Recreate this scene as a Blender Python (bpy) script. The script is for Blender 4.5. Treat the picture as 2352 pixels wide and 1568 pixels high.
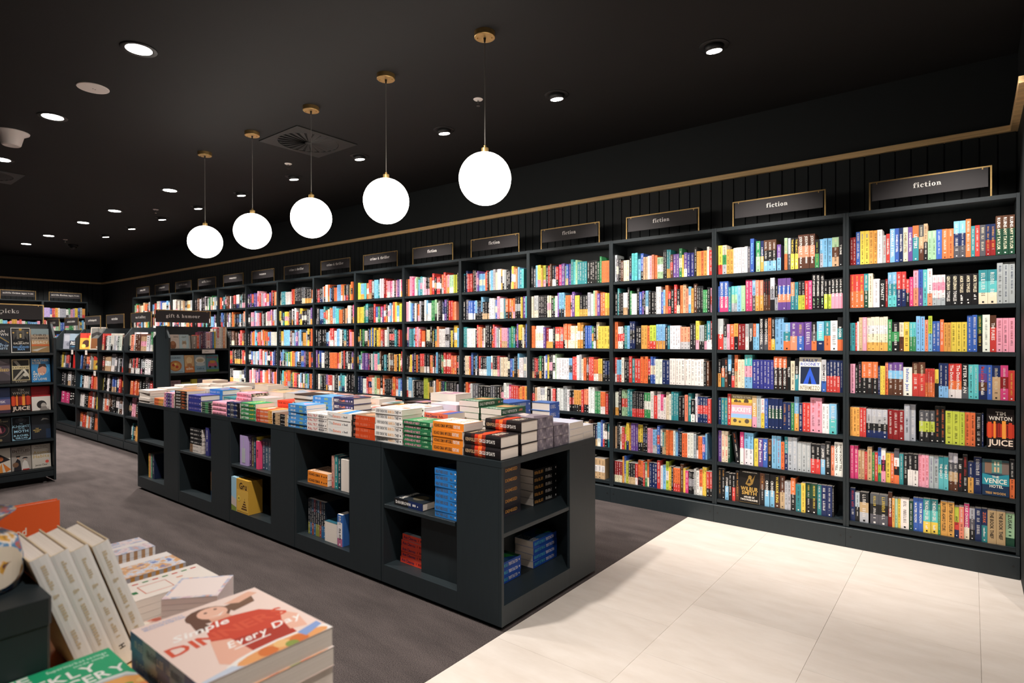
import bpy, math, random
from mathutils import Matrix, Vector
R = random.Random(11)
S = bpy.context.scene
COL = S.collection
for o in list(S.objects): bpy.data.objects.remove(o)

# ------------------------------------------------------------------ camera, world, exposure
YAW, PIT, ROL, CAMY, CAMZ, FPX = 0.665278, -0.003538, -0.002112, -4.5557, 1.4193, 1344.95
fw = Vector((-math.sin(YAW)*math.cos(PIT), math.cos(YAW)*math.cos(PIT), math.sin(PIT)))
rt = Vector((math.cos(YAW), math.sin(YAW), 0)); up = rt.cross(fw)
r2 = rt*math.cos(ROL)+up*math.sin(ROL); u2 = -rt*math.sin(ROL)+up*math.cos(ROL)
cd = bpy.data.cameras.new('camera'); cam = bpy.data.objects.new('camera', cd); COL.objects.link(cam)
cam.matrix_world = Matrix(((r2.x,u2.x,-fw.x,0),(r2.y,u2.y,-fw.y,CAMY),(r2.z,u2.z,-fw.z,CAMZ),(0,0,0,1)))
cd.sensor_width = 36; cd.lens = FPX*36/2352; cd.clip_start = 0.02; cd.clip_end = 80
cd.dof.use_dof = True; cd.dof.focus_distance = 4.0; cd.dof.aperture_fstop = 4.0
S.camera = cam
W = bpy.data.worlds.new('world'); S.world = W; W.use_nodes = True
W.node_tree.nodes['Background'].inputs[0].default_value = (1.0, 0.93, 0.88, 1)
W.node_tree.nodes['Background'].inputs[1].default_value = 0.05
S.view_settings.view_transform = 'Standard'; S.view_settings.look = 'None'
S.view_settings.exposure = 0.0; S.view_settings.gamma = 1.0; S.view_settings.use_curve_mapping = False
S.cycles.max_bounces = 6; S.cycles.diffuse_bounces = 3; S.cycles.glossy_bounces = 3; S.cycles.transmission_bounces = 2
S.cycles.caustics_reflective = False; S.cycles.caustics_refractive = False
S.cycles.sample_clamp_indirect = 4.0; S.cycles.use_denoising = True

CEIL = 3.21
GLOBE_E, SPOT_W, DOWN_W = 12.5, 290.0, 195.0
GIMBAL_X = [-0.085-1.154*k for k in range(12)]
FLAT = [(-4.034,-3.13),(-5.79,-3.13),(-7.55,-3.11),(-7.54,-1.565),(-9.33,-1.567),(-10.63,-1.567),(-12.42,-1.56),(-13.8,-1.564)]
FLAT_UNSEEN = [(-2.28,-3.13,-2.7,-2.0,1.5),(-0.52,-3.13,-0.9,-2.3,.92),(-9.31,-3.11,-9.2,-2.2,1.5),(-11.07,-3.11,-11.0,-2.2,1.5),(1.23,-3.13,0.9,-2.6,.95),(-0.15,-4.30,-1.0,-4.2,.85)]  # unseen lamps without fixtures, added to light table, tiles, gondola signs and foreground
def spot_lamp(name, loc, tgt, watts, size, blend, rad, col=(1,0.93,0.865)):
    l = bpy.data.lights.new(name, 'SPOT'); l.energy = watts; l.spot_size = math.radians(size); l.spot_blend = blend
    l.shadow_soft_size = rad; l.color = col
    o = bpy.data.objects.new(name, l); COL.objects.link(o); o.location = loc
    o.rotation_euler = (Vector(tgt)-Vector(loc)).to_track_quat('-Z','Y').to_euler()
    return o
for gx in GIMBAL_X:
    spot_lamp('wall_spot_lamp', (gx,-0.93,CEIL-0.06), (gx,0.0,1.02), SPOT_W, 71, 1.0, 0.035)
for fi, (fx, fy) in enumerate(FLAT):
    spot_lamp('downlight_or_added_lamp', (fx,fy,CEIL-0.03), (fx,fy,0), DOWN_W*(1.05 if fi < 2 else 1.7), 104, 0.7, 0.06)
for fy in (-.5,-1.3,-2.2):
    spot_lamp('far_wall_added_lamp', (-14.55,fy,CEIL-0.05), (-15.6,fy,1.5), SPOT_W*.35, 70, .8, .035)  # unseen lamps added to brighten the far bookcases; no fixtures built
for fx, fy, tx, ty, kw in FLAT_UNSEEN:
    spot_lamp('downlight_or_added_lamp', (fx,fy,CEIL-0.03), (tx,ty,0.8), DOWN_W*kw, 96, 0.7, 0.06)  # added lamps out of view, each aimed at what it should brighten

# ------------------------------------------------------------------ colours
HEX = dict(k='1b1b1d', z='55555a', s='b4b7bb', w='f1ece6', c='ecdfc0', e='c9a781', x='5a3827', d='8a1f22', r='d62f26', o='f0702a',
           h='efa740', y='f4d23c', v='6b4497', i='363b8c', n='1c2b57', b='2a5db8', l='82bbe2', t='1f8b94', a='64c3c4', g='2f8f50',
           m='a9cfa4', G='1d4634', p='efa2b6', f='dd3079', q='f18f70', u='b8a2d3', j='c3d133')
CNAME = dict(k='black', z='dark grey', s='silver grey', w='white', c='cream', e='tan', x='brown', d='maroon', r='red', o='orange',
             h='amber', y='yellow', v='purple', i='indigo', n='navy', b='blue', l='sky blue', t='teal', a='aqua', g='green',
             m='pale green', G='dark green', p='pink', f='magenta', q='coral', u='lavender', j='lime')
def lin(h):
    out = []
    for k in (0,2,4):
        v = int(h[k:k+2],16)/255
        out.append(v/12.92 if v <= .04045 else ((v+.055)/1.055)**2.4)
    return tuple(out)
PAL = {k: lin(v) for k, v in HEX.items()}
for k_ in 'royhbgfvtj':
    g_ = sum(PAL[k_])/3; PAL[k_] = tuple(x*.86+(g_*.6+.06)*.14 for x in PAL[k_])
def C(c):
    return PAL[c] if len(c) == 1 else lin(c)
def jit(c, a=.10):
    f = 1+R.uniform(-a, a*.6)
    return tuple(min(.92, max(.004, x*f*(1+R.uniform(-a,a)*.5))) for x in c)

# ------------------------------------------------------------------ materials
def new_mat(name):
    m = bpy.data.materials.new(name); m.use_nodes = True
    return m, m.node_tree.nodes, m.node_tree.links, m.node_tree.nodes['Principled BSDF']
def plain(name, col, rough=.5, metal=0, noise=0, scale=8, bump=0, stretch=(1,1,1), spec=.5, coords='Object', detail=4):
    m, N, L, B = new_mat(name)
    B.inputs['Roughness'].default_value = rough; B.inputs['Metallic'].default_value = metal
    B.inputs['Specular IOR Level'].default_value = spec
    B.inputs['Base Color'].default_value = (*col, 1)
    if noise or bump:
        tc = N.new('ShaderNodeTexCoord'); mp = N.new('ShaderNodeMapping'); mp.inputs['Scale'].default_value = stretch
        nz = N.new('ShaderNodeTexNoise'); nz.inputs['Scale'].default_value = scale; nz.inputs['Detail'].default_value = detail
        L.new(tc.outputs[coords], mp.inputs[0]); L.new(mp.outputs[0], nz.inputs['Vector'])
        if noise:
            rp = N.new('ShaderNodeValToRGB'); e = rp.color_ramp.elements
            e[0].position = .3; e[1].position = .7
            e[0].color = (*[x*(1-noise) for x in col],1); e[1].color = (*[min(1,x*(1+noise)) for x in col],1)
            L.new(nz.outputs['Fac'], rp.inputs[0]); L.new(rp.outputs[0], B.inputs['Base Color'])
        if bump:
            bp = N.new('ShaderNodeBump'); bp.inputs['Strength'].default_value = bump; bp.inputs['Distance'].default_value = .004
            L.new(nz.outputs['Fac'], bp.inputs['Height']); L.new(bp.outputs[0], B.inputs['Normal'])
    return m
def glow(name, col, strength):
    m, N, L, B = new_mat(name)
    B.inputs['Base Color'].default_value = (*col,1)
    B.inputs['Emission Color'].default_value = (*col,1); B.inputs['Emission Strength'].default_value = strength
    return m
def printed(name, rough, spec=.5):
    m, N, L, B = new_mat(name)
    a = N.new('ShaderNodeVertexColor'); a.layer_name = 'Col'
    L.new(a.outputs[0], B.inputs['Base Color']); B.inputs['Roughness'].default_value = rough
    B.inputs['Specular IOR Level'].default_value = spec
    return m
M = {}
M['laminate'] = plain('dark_laminate', lin('1b2428'), .5, noise=.10, scale=60, stretch=(1,1,.15), bump=.05)
M['wall'] = plain('wall_paint', lin('0c1315'), .7, noise=.06, scale=5)
M['plank'] = plain('plank_paint', lin('0d1518'), .6, noise=.06, scale=9)
M['ceiling'] = plain('ceiling_paint', lin('181717'), .75, noise=.05, scale=3, spec=.3)
M['oak'] = plain('oak', lin('f2c78f'), .5, noise=.22, scale=6, stretch=(.5,6,30), bump=.05)
M['brass'] = plain('brass', lin('cdaa6e'), .36, metal=.85, noise=.1, scale=30)
M['chrome'] = plain('chrome', lin('c8c8c8'), .25, metal=1.0)
M['sign'] = plain('sign_board', lin('2b2729'), .6, noise=.04, scale=30)
M['signtext'] = plain('sign_lettering', lin('faf6f0'), .6)
M['black'] = plain('black_metal', lin('121212'), .5)
M['vent'] = plain('vent_metal', lin('232423'), .5)
M['white'] = plain('white_plastic', lin('e2d8d2'), .5)
M['cord'] = plain('grey_cord', lin('6f6b66'), .6)
M['globe'] = glow('opal_glass', (1.0,.93,.84), GLOBE_E)
M['lens'] = glow('lamp_lens', (1.0,.92,.85), 25.0)
M['cover'] = printed('cover_print', .42, .4)
M['matte'] = printed('matte_print', .6, .3)
M['paper'] = None
def paper_mat():
    m, N, L, B = new_mat('paper_edges')
    tc = N.new('ShaderNodeTexCoord'); sp = N.new('ShaderNodeSeparateXYZ'); L.new(tc.outputs['Object'], sp.inputs[0])
    nz = N.new('ShaderNodeTexNoise'); nz.noise_dimensions = '1D'; nz.inputs['Scale'].default_value = 900; nz.inputs['Detail'].default_value = 2
    L.new(sp.outputs[0], nz.inputs['W'])
    rp = N.new('ShaderNodeValToRGB'); e = rp.color_ramp.elements
    e[0].position = .3; e[1].position = .7; e[0].color = (*lin('d6c8bb'),1); e[1].color = (*lin('f2e9e0'),1)
    L.new(nz.outputs['Fac'], rp.inputs[0]); L.new(rp.outputs[0], B.inputs['Base Color'])
    B.inputs['Roughness'].default_value = .85; B.inputs['Specular IOR Level'].default_value = .1
    return m
M['paper'] = paper_mat()
def carpet_mat():
    m, N, L, B = new_mat('carpet_pile')
    tc = N.new('ShaderNodeTexCoord')
    n1 = N.new('ShaderNodeTexNoise'); n1.inputs['Scale'].default_value = 250; n1.inputs['Detail'].default_value = 2
    mp = N.new('ShaderNodeMapping'); mp.inputs['Scale'].default_value = (1.6,6,1); mp.inputs['Rotation'].default_value = (0,0,.35)
    n2 = N.new('ShaderNodeTexNoise'); n2.inputs['Scale'].default_value = 1.6; n2.inputs['Detail'].default_value = 5
    L.new(tc.outputs['Object'], n1.inputs['Vector']); L.new(tc.outputs['Object'], mp.inputs[0]); L.new(mp.outputs[0], n2.inputs['Vector'])
    ad = N.new('ShaderNodeMath'); ad.operation = 'MULTIPLY_ADD'; ad.inputs[1].default_value = .78
    L.new(n1.outputs['Fac'], ad.inputs[0]); ml = N.new('ShaderNodeMath'); ml.operation = 'MULTIPLY'; ml.inputs[1].default_value = .24
    L.new(n2.outputs['Fac'], ml.inputs[0]); L.new(ml.outputs[0], ad.inputs[2])
    rp = N.new('ShaderNodeValToRGB'); e = rp.color_ramp.elements
    e[0].position = .32; e[1].position = .68; e[0].color = (*lin('201e1e'),1); e[1].color = (*lin('625957'),1)
    L.new(ad.outputs[0], rp.inputs[0]); L.new(rp.outputs[0], B.inputs['Base Color'])
    bp = N.new('ShaderNodeBump'); bp.inputs['Strength'].default_value = .45; bp.inputs['Distance'].default_value = .005
    L.new(n1.outputs['Fac'], bp.inputs['Height']); L.new(bp.outputs[0], B.inputs['Normal'])
    B.inputs['Roughness'].default_value = .95; B.inputs['Specular IOR Level'].default_value = .1
    return m
M['carpet'] = carpet_mat()
def tile_mat():
    m, N, L, B = new_mat('stone_tile')
    tc = N.new('ShaderNodeTexCoord'); oi = N.new('ShaderNodeObjectInfo')
    ofs = N.new('ShaderNodeVectorMath'); ofs.operation = 'ADD'
    L.new(tc.outputs['Object'], ofs.inputs[0]); L.new(oi.outputs['Location'], ofs.inputs[1])
    mp = N.new('ShaderNodeMapping'); mp.inputs['Scale'].default_value = (1.2,3.5,1)
    n1 = N.new('ShaderNodeTexNoise'); n1.inputs['Scale'].default_value = 3; n1.inputs['Detail'].default_value = 7; n1.inputs['Roughness'].default_value = .6
    L.new(ofs.outputs[0], mp.inputs[0]); L.new(mp.outputs[0], n1.inputs['Vector'])
    rp = N.new('ShaderNodeValToRGB'); e = rp.color_ramp.elements
    e[0].position = .28; e[1].position = .72; e[0].color = (*lin('cfc4b9'),1); e[1].color = (*lin('ddd4cb'),1)
    L.new(n1.outputs['Fac'], rp.inputs[0])
    hs = N.new('ShaderNodeHueSaturation'); mr = N.new('ShaderNodeMapRange'); mr.inputs['To Min'].default_value = .95; mr.inputs['To Max'].default_value = 1.03
    L.new(oi.outputs['Random'], mr.inputs[0]); L.new(mr.outputs[0], hs.inputs['Value']); L.new(rp.outputs[0], hs.inputs['Color'])
    L.new(hs.outputs[0], B.inputs['Base Color']); B.inputs['Roughness'].default_value = .5
    return m
M['tile'] = tile_mat()
M['grout'] = plain('grout', lin('f6efe6'), .8)

# ------------------------------------------------------------------ mesh builder
class MB:
    def __init__(s): s.v=[]; s.f=[]; s.c=[]; s.m=[]
    def face(s, pts, c=(.5,.5,.5), m=0):
        n=len(s.v); s.v.extend(pts); s.f.append(tuple(range(n,n+len(pts)))); s.c.append(c); s.m.append(m)
    def box(s, x0,y0,z0,x1,y1,z1, c=(.5,.5,.5), m=0):
        n=len(s.v)
        s.v.extend([(x0,y0,z0),(x1,y0,z0),(x1,y1,z0),(x0,y1,z0),(x0,y0,z1),(x1,y0,z1),(x1,y1,z1),(x0,y1,z1)])
        for q in ((3,2,1,0),(4,5,6,7),(0,1,5,4),(1,2,6,5),(2,3,7,6),(3,0,4,7)):
            s.f.append(tuple(n+k for k in q)); s.c.append(c); s.m.append(m)
        return s
    def prism(s, prof, ax, a, b, c=(.5,.5,.5), m=0):
        # extrude a 2-D outline along axis ax ('x': outline in y,z; 'y': outline in x,z; 'z': outline in x,y)
        def P(p,t): return (t,p[0],p[1]) if ax=='x' else ((p[0],t,p[1]) if ax=='y' else (p[0],p[1],t))
        n=len(s.v); k=len(prof)
        s.v.extend([P(p,a) for p in prof]+[P(p,b) for p in prof])
        s.f.append(tuple(range(n+k-1,n-1,-1))); s.f.append(tuple(range(n+k,n+2*k)))
        for i in range(k): s.f.append((n+i,n+(i+1)%k,n+k+(i+1)%k,n+k+i))
        for _ in range(k+2): s.c.append(c); s.m.append(m)
        return s
    def lathe(s, prof, seg=24, c=(.5,.5,.5), m=0, cen=(0,0,0)):
        n=len(s.v)
        for r,z in prof:
            for i in range(seg):
                a=2*math.pi*i/seg; s.v.append((cen[0]+r*math.cos(a),cen[1]+r*math.sin(a),cen[2]+z))
        for j in range(len(prof)-1):
            for i in range(seg):
                s.f.append((n+j*seg+i,n+j*seg+(i+1)%seg,n+(j+1)*seg+(i+1)%seg,n+(j+1)*seg+i)); s.c.append(c); s.m.append(m)
        if prof[0][0]>1e-6: s.f.append(tuple(n+i for i in range(seg-1,-1,-1))); s.c.append(c); s.m.append(m)
        if prof[-1][0]>1e-6:
            b=n+(len(prof)-1)*seg; s.f.append(tuple(b+i for i in range(seg))); s.c.append(c); s.m.append(m)
        return s
    def mesh(s, name, mats, smooth=False):
        me=bpy.data.meshes.new(name); me.from_pydata(s.v,[],s.f)
        for mt in mats: me.materials.append(mt)
        if len(mats)>1: me.polygons.foreach_set('material_index', s.m)
        at=me.color_attributes.new('Col','FLOAT_COLOR','CORNER'); buf=[]
        for f,c in zip(s.f,s.c):
            buf.extend((c[0],c[1],c[2],1.0)*len(f))
        at.data.foreach_set('color', buf)
        if smooth: me.polygons.foreach_set('use_smooth',[True]*len(s.f))
        me.update(); return me
    def build(s, name, mats, parent=None, smooth=False, mat=None):
        if not isinstance(mats,(list,tuple)): mats=[mats]
        return link(name, s.mesh(name,mats,smooth), parent, mat)
def link(name, data, parent=None, mat=None):
    o=bpy.data.objects.new(name, data); COL.objects.link(o)
    if parent is not None: o.parent=parent
    if mat is not None: o.matrix_basis=mat
    return o
def tag(o, label=None, cat=None, group=None, kind=None):
    if label: o['label']=label
    if cat: o['category']=cat
    if group: o['group']=group
    if kind: o['kind']=kind
    return o
def empty(name, loc, label, cat, group=None, mat=None):
    o=bpy.data.objects.new(name,None); COL.objects.link(o); o.empty_display_size=.05
    if mat is not None: o.matrix_world=mat
    else: o.location=loc
    return tag(o,label,cat,group)
def frame(o, ex, ey):
    ex=Vector(ex); ey=Vector(ey); ez=ex.cross(ey)
    return Matrix(((ex.x,ey.x,ez.x,o[0]),(ex.y,ey.y,ez.y,o[1]),(ex.z,ey.z,ez.z,o[2]),(0,0,0,1)))

# ------------------------------------------------------------------ lettering
GLY={}
def load_glyphs(chars):
    objs=[]
    for bold in (0,1):
        for ch in chars:
            cu=bpy.data.curves.new('g','FONT'); cu.body=ch; cu.resolution_u=2
            if bold: cu.offset=.022
            o=bpy.data.objects.new('g',cu); COL.objects.link(o); objs.append((ch,bold,o,cu))
    bpy.context.view_layer.update(); dg=bpy.context.evaluated_depsgraph_get()
    for ch,bold,o,cu in objs:
        me=bpy.data.meshes.new_from_object(o.evaluated_get(dg))
        vs=[(v.co.x,v.co.y) for v in me.vertices]; fs=[tuple(p.vertices) for p in me.polygons]
        x0=min(v[0] for v in vs); x1=max(v[0] for v in vs)
        GLY[ch,bold]=([((a-x0)/.72,b/.72) for a,b in vs],fs,(x1-x0)/.72)
        bpy.data.meshes.remove(me); bpy.data.objects.remove(o); bpy.data.curves.remove(cu)
load_glyphs("ABCDEFGHIJKLMNOPQRSTUVWXYZabcdefghijklmnopqrstuvwxyz0123456789&'.,-")
def text_w(s, bold=1, gap=.11):
    return sum((.34 if ch==' ' else GLY[ch,bold][2]+gap) for ch in s)-gap
def put_text(mb, s, o, ux, uy, h, L, col, bold=1, align='c', fill=False, m=0):
    # baseline starts at o, runs along ux, capitals h tall along uy, squeezed into length L
    w=text_w(s,bold)*h; k=L/w if (w>L or fill) else 1.0
    x=0.0 if align=='l' else ((L-w*k)/2 if align=='c' else L-w*k)
    o=Vector(o); ux=Vector(ux); uy=Vector(uy)
    for ch in s:
        if ch==' ': x+=.34*h*k; continue
        vs,fs,w=GLY[ch,bold]; n=len(mb.v)
        for a,b in vs:
            p=o+ux*(x+a*h*k)+uy*(b*h); mb.v.append((p.x,p.y,p.z))
        for f in fs: mb.f.append(tuple(n+q for q in f)); mb.c.append(col); mb.m.append(m)
        x+=(w+.11)*h*k
# bracketed serif letters drawn from strokes, for the shelf signs
def serif_glyphs():
    T,t=.155,.06
    def rc(x0,y0,x1,y1): return [(x0,y0),(x1,y0),(x1,y1),(x0,y1)]
    def ring(cx,cy,rx,ry,a0,a1,T=T,t=t,n=14):
        out=[]
        for k in range(n):
            q=[]
            for a,io in ((a0+(a1-a0)*k/n,0),(a0+(a1-a0)*(k+1)/n,0),(a0+(a1-a0)*(k+1)/n,1),(a0+(a1-a0)*k/n,1)):
                a=math.radians(a); q.append((cx+(rx-(T if io else 0))*math.cos(a), cy+(ry-(t if io else 0))*math.sin(a)))
            out.append(q)
        return out
    def st(x,y0,y1,top=1,bot=1):
        o=[rc(x,y0,x+T,y1)]
        if bot: o.append(rc(x-.07,y0,x+T+.07,y0+.05))
        if top: o.append([(x-.08,y1-.055),(x+.02,y1-.055),(x+.02,y1),(x-.08,y1-.01)])
        return o
    def dot(x,y,r=.09): return [[(x+r*math.cos(a*.5236),y+r*math.sin(a*.5236)) for a in range(12)]]
    def dg(x0,y0,x1,y1,w): return [[(x0,y0),(x0+w,y0),(x1+w,y1),(x1,y1)]]
    X=.5; G={}
    bowl=lambda cx: ring(cx,.25,.235,.26,0,360)
    G['i']=(st(.1,0,X)+dot(.175,.68),.35); G['l']=(st(.1,0,.75),.35)
    G['n']=(st(.1,0,X)+ring(.33,.28,.2,.235,0,150)+st(.375,0,.3,0),.63)
    G['m']=(st(.1,0,X)+ring(.33,.28,.2,.235,0,150)+st(.375,0,.3,0)+ring(.605,.28,.2,.235,0,150)+st(.65,0,.3,0),.9)
    G['h']=(st(.1,0,.75)+ring(.33,.28,.2,.235,0,150)+st(.375,0,.3,0),.63)
    G['u']=(st(.08,.2,X,1,0)+ring(.28,.22,.2,.235,180,330)+st(.355,0,X,1,1),.62)
    G['r']=(st(.1,0,X)+ring(.36,.26,.17,.25,60,150)+dot(.43,.42,.08),.52)
    G['o']=(bowl(.27),.54)
    G['c']=(ring(.27,.25,.235,.26,40,320)+dot(.41,.39,.075),.5)
    G['e']=(ring(.27,.25,.235,.26,0,318)+[rc(.12,.235,.5,.285)],.52)
    G['a']=(ring(.22,.15,.17,.16,40,320,.13)+ring(.24,.33,.2,.18,0,150,.14)+st(.3,0,.36,0)+dot(.1,.38,.065),.53)
    G['d']=(bowl(.27)+st(.345,0,.75),.6); G['b']=(bowl(.33)+st(.1,0,.75,1,0),.6)
    G['p']=(bowl(.33)+st(.1,-.23,X),.6); G['g']=(ring(.25,.31,.2,.2,0,360,.13)+ring(.25,-.06,.22,.15,0,360,.1)+[rc(.12,.07,.3,.13)]+dot(.44,.47,.06),.52)
    G['f']=(st(.1,0,.55,0)+ring(.32,.55,.22,.21,45,180)+dot(.43,.67,.075)+[rc(.02,.44,.4,.5)],.43)
    G['t']=(st(.1,.14,.64,0,0)+ring(.29,.16,.19,.17,180,320)+[rc(.01,.44,.38,.5)],.42)
    G['s']=(ring(.21,.365,.18,.145,40,240,.11)+ring(.21,.135,.19,.145,-140,80,.11)+[rc(.02,.03,.08,.17),rc(.34,.33,.4,.47)],.43)
    G['y']=(dg(.27,-.02,.06,X,.16)+dg(.1,-.23,.4,X,.07)+[rc(-.02,X-.045,.26,X),rc(.34,X-.045,.56,X)]+dot(.1,-.17,.07),.56)
    G['w']=(dg(.2,0,.04,X,.15)+dg(.2,0,.36,X,.08)+dg(.5,0,.34,X,.15)+dg(.5,0,.68,X,.07)+[rc(-.03,X-.045,.24,X),rc(.62,X-.045,.82,X)],.82)
    G['k']=(st(.1,0,.75)+dg(.2,.2,.42,X,.07)+dg(.42,0,.26,.3,.17)+[rc(.36,0,.64,.045),rc(.36,X-.045,.58,X)],.64)
    G['&']=(ring(.3,.2,.25,.22,20,380,.14)+ring(.29,.55,.16,.17,0,360,.11)+dg(.52,0,.22,.5,.17),.76)
    G['(']=(ring(.3,.28,.22,.47,120,240,.1),.25); G[')']=(ring(.0,.28,.22,.47,-60,60,.1),.27)
    G['-']=([rc(.04,.22,.28,.29)],.34)
    G['9']=(ring(.25,.47,.22,.2,0,360)+ring(.2,.32,.27,.34,-80,25),.52)
    G['1']=(st(.14,0,.68),.4); G['4']=([rc(.02,.16,.52,.23)]+dg(.0,.2,.28,.68,.08)+st(.28,0,.68,0),.56)
    G[' ']=([],.28)
    return G
SG=serif_glyphs()
def serif_w(s): return sum(SG[c][1]+.035 for c in s)
def put_serif(mb, s, o, ux, uy, h, col):
    # h = size (x-height is half of it); centred on o
    x=-serif_w(s)*h/2; o=Vector(o); ux=Vector(ux); uy=Vector(uy)
    for ch in s:
        ps,w=SG[ch]
        for poly in ps:
            a=sum(poly[i][0]*poly[(i+1)%len(poly)][1]-poly[(i+1)%len(poly)][0]*poly[i][1] for i in range(len(poly)))
            if a<0: poly=poly[::-1]
            mb.face([tuple(o+ux*(x+px*h)+uy*(py*h)) for px,py in poly], col)
        x+=(w+.035)*h

# ------------------------------------------------------------------ books
# local book axes: x = thickness, y = spine to fore-edge, z = foot to head
ID=((0,0,0),(1,0,0),(0,1,0),(0,0,1))
def contrast(c):
    return C('w') if c[0]*.3+c[1]*.6+c[2]*.1<.32 else C('k')
class Book:
    def __init__(s, w,d,h, spine='w', cover=None, hard=False, text=None, page='paper', art=None, ticks=None, roundness=0, bars=True):
        s.lh=.5; s.w,s.d,s.h,s.spine,s.hard,s.text,s.art,s.page,s.ticks,s.rnd=w,d,h,spine,hard,text,art,page,ticks,roundness
        s.cols=[C(c) for c in spine] if isinstance(spine,str) else [C(c) if isinstance(c,str) else c for c in spine]
        s.cover=C(cover) if isinstance(cover,str) else (cover or s.cols[0])
    def cover_mb(s, mb, T):
        w,d,h=s.w,s.d,s.h; t=.0022 if s.hard else .0006
        n=len(s.cols)
        arc=[(0,0),(w,0)]
        if s.rnd: arc=[(0,s.rnd),(w*.18,s.rnd*.3),(w*.5,0),(w*.82,s.rnd*.3),(w,s.rnd)]
        for i in range(len(arc)-1):
            (xa,ya),(xb,yb)=arc[i],arc[i+1]
            for k in range(n):
                z0=h*(n-1-k)/n; z1=h*(n-k)/n
                mb.face([T(xa,ya,z0),T(xb,yb,z0),T(xb,yb,z1),T(xa,ya,z1)], s.cols[k])
        y0=s.rnd; c=s.cover
        mb.face([T(0,d,0),T(0,y0,0),T(0,y0,h),T(0,d,h)], c)
        mb.face([T(w,y0,0),T(w,d,0),T(w,d,h),T(w,y0,h)], c)
        mb.face([T(t,y0+t,0),T(t,d,0),T(t,d,h),T(t,y0+t,h)], c); mb.face([T(w-t,d,0),T(w-t,y0+t,0),T(w-t,y0+t,h),T(w-t,d,h)], c)
        mb.face([T(w-t,y0+t,0),T(t,y0+t,0),T(t,y0+t,h),T(w-t,y0+t,h)], c)
        for z,sg in ((0,1),(h,-1)):
            for q in ([(0,d),(t,d),(t,y0),(0,y0)],[(w-t,d),(w,d),(w,y0),(w-t,y0)],[(0,y0),(w,y0),(w-t,y0+t),(t,y0+t)]):
                mb.face([T(a,b,z) for a,b in q], c)
            if s.rnd: mb.face([T(a,b,z) for a,b in arc], c)
        for a,b in ((0,t),(w-t,w)): mb.face([T(a,d,0),T(b,d,0),T(b,d,h),T(a,d,h)], c)
    def pages_mb(s, mb, T, col=(.8,.74,.68), m=0):
        t=.0023 if s.hard else .0007; q=.0035 if s.hard else .0006
        x0,x1,y0,y1,z0,z1=t,s.w-t,s.rnd+t*1.2,s.d-q,q,s.h-q
        P=[T(*p) for p in ((x0,y0,z0),(x1,y0,z0),(x1,y1,z0),(x0,y1,z0),(x0,y0,z1),(x1,y0,z1),(x1,y1,z1),(x0,y1,z1))]
        for f in ((3,2,1,0),(4,5,6,7),(1,2,6,5),(2,3,7,6),(3,0,4,7),(0,1,5,4)): mb.face([P[k] for k in f], col, m)
    def letter_mb(s, mb, T, detail=True):
        w,h=s.w,s.h; e=-.0004
        O=Vector(T(0,0,0)); X=Vector(T(1,0,0))-O; Y=Vector(T(0,1,0))-O; Z=Vector(T(0,0,1))-O
        def band(z): return s.cols[min(len(s.cols)-1,max(0,int((1-z/h)*len(s.cols))))]
        if s.text:
            segs=[]
            for part in s.text.split('|'):
                if part[-1]=='~': segs.append((C(part[:-1]) if len(part)>1 else None,'')); continue
                a,_,b=part.partition(':'); segs.append((C(a) if a else None,b))
            LW=lambda b: text_w(b,1)+1.2 if b else 5.0
            tot=sum(LW(b) for _,b in segs); zt=h*.95; av=h*.85
            hh=min(w*s.lh,.017)
            scale=min(1.0, av/(tot*hh)); fill=scale<1
            pos=zt
            for c,b in segs:
                L=av*LW(b)/tot; cc=c or contrast(band(pos-L/2))
                if not b:
                    q=pos-hh*.4; lw=hh*.7
                    while q>pos-L+lw:
                        g=lw*R.uniform(.35,.8); xa=w/2-lw/2; xb=w/2+lw*R.choice((.5,.5,.1))
                        if R.random()>.16: mb.face([T(xa,e,q-g),T(xb,e,q-g),T(xb,e,q),T(xa,e,q)],cc)
                        q-=g+lw*.25
                    pos-=L; continue
                put_text(mb,b,O+X*(w/2-hh/2)+Y*e+Z*pos,-Z,X,hh,L*.93,cc,1,'c',fill=True if L*.93/(text_w(b,1)*hh)<1.25 else False)
                pos-=L
        elif s.ticks is not None:
            cc=C(s.ticks) if s.ticks else None
            z=h*R.uniform(.9,.95); lw=w*R.choice((.26,.34,.42)); lo=h*.16
            while z>lo:
                for _ in range(R.randint(3,8)):
                    L=R.uniform(.45,.9)*lw*.8
                    if z-L<lo: break
                    col=cc or contrast(band(z)); x0=w/2-lw/2; x1=w/2+lw/2
                    k=R.random()
                    if not detail:
                        if k<.35: x1-=lw*.35
                        mb.face([T(x0,e,z-L*.55),T(x1,e,z-L*.55),T(x1,e,z),T(x0,e,z)], col)
                    else:
                        st=max(L*.24,.0006); G=L*.85
                        mb.face([T(x0,e,z-st),T(x1,e,z-st),T(x1,e,z),T(x0,e,z)], col)
                        if k<.7: mb.face([T(x0,e,z-G),T(x0+st,e,z-G),T(x0+st,e,z-st),T(x0,e,z-st)], col)
                        if k>.3: mb.face([T(x1-st,e,z-G),T(x1,e,z-G),T(x1,e,z-st),T(x1-st,e,z-st)], col)
                        if .2<k<.8: mb.face([T(x0+lw*.4,e,z-G),T(x0+lw*.4+st,e,z-G),T(x0+lw*.4+st,e,z-st),T(x0+lw*.4,e,z-st)], col)
                        if k>.55: mb.face([T(x0,e,z-G),T(x1,e,z-G),T(x1,e,z-G+st),T(x0,e,z-G+st)], col)
                    z-=L+lw*.22
                z-=lw*R.uniform(.7,1.4)
                if R.random()<.25: cc=None
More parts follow.
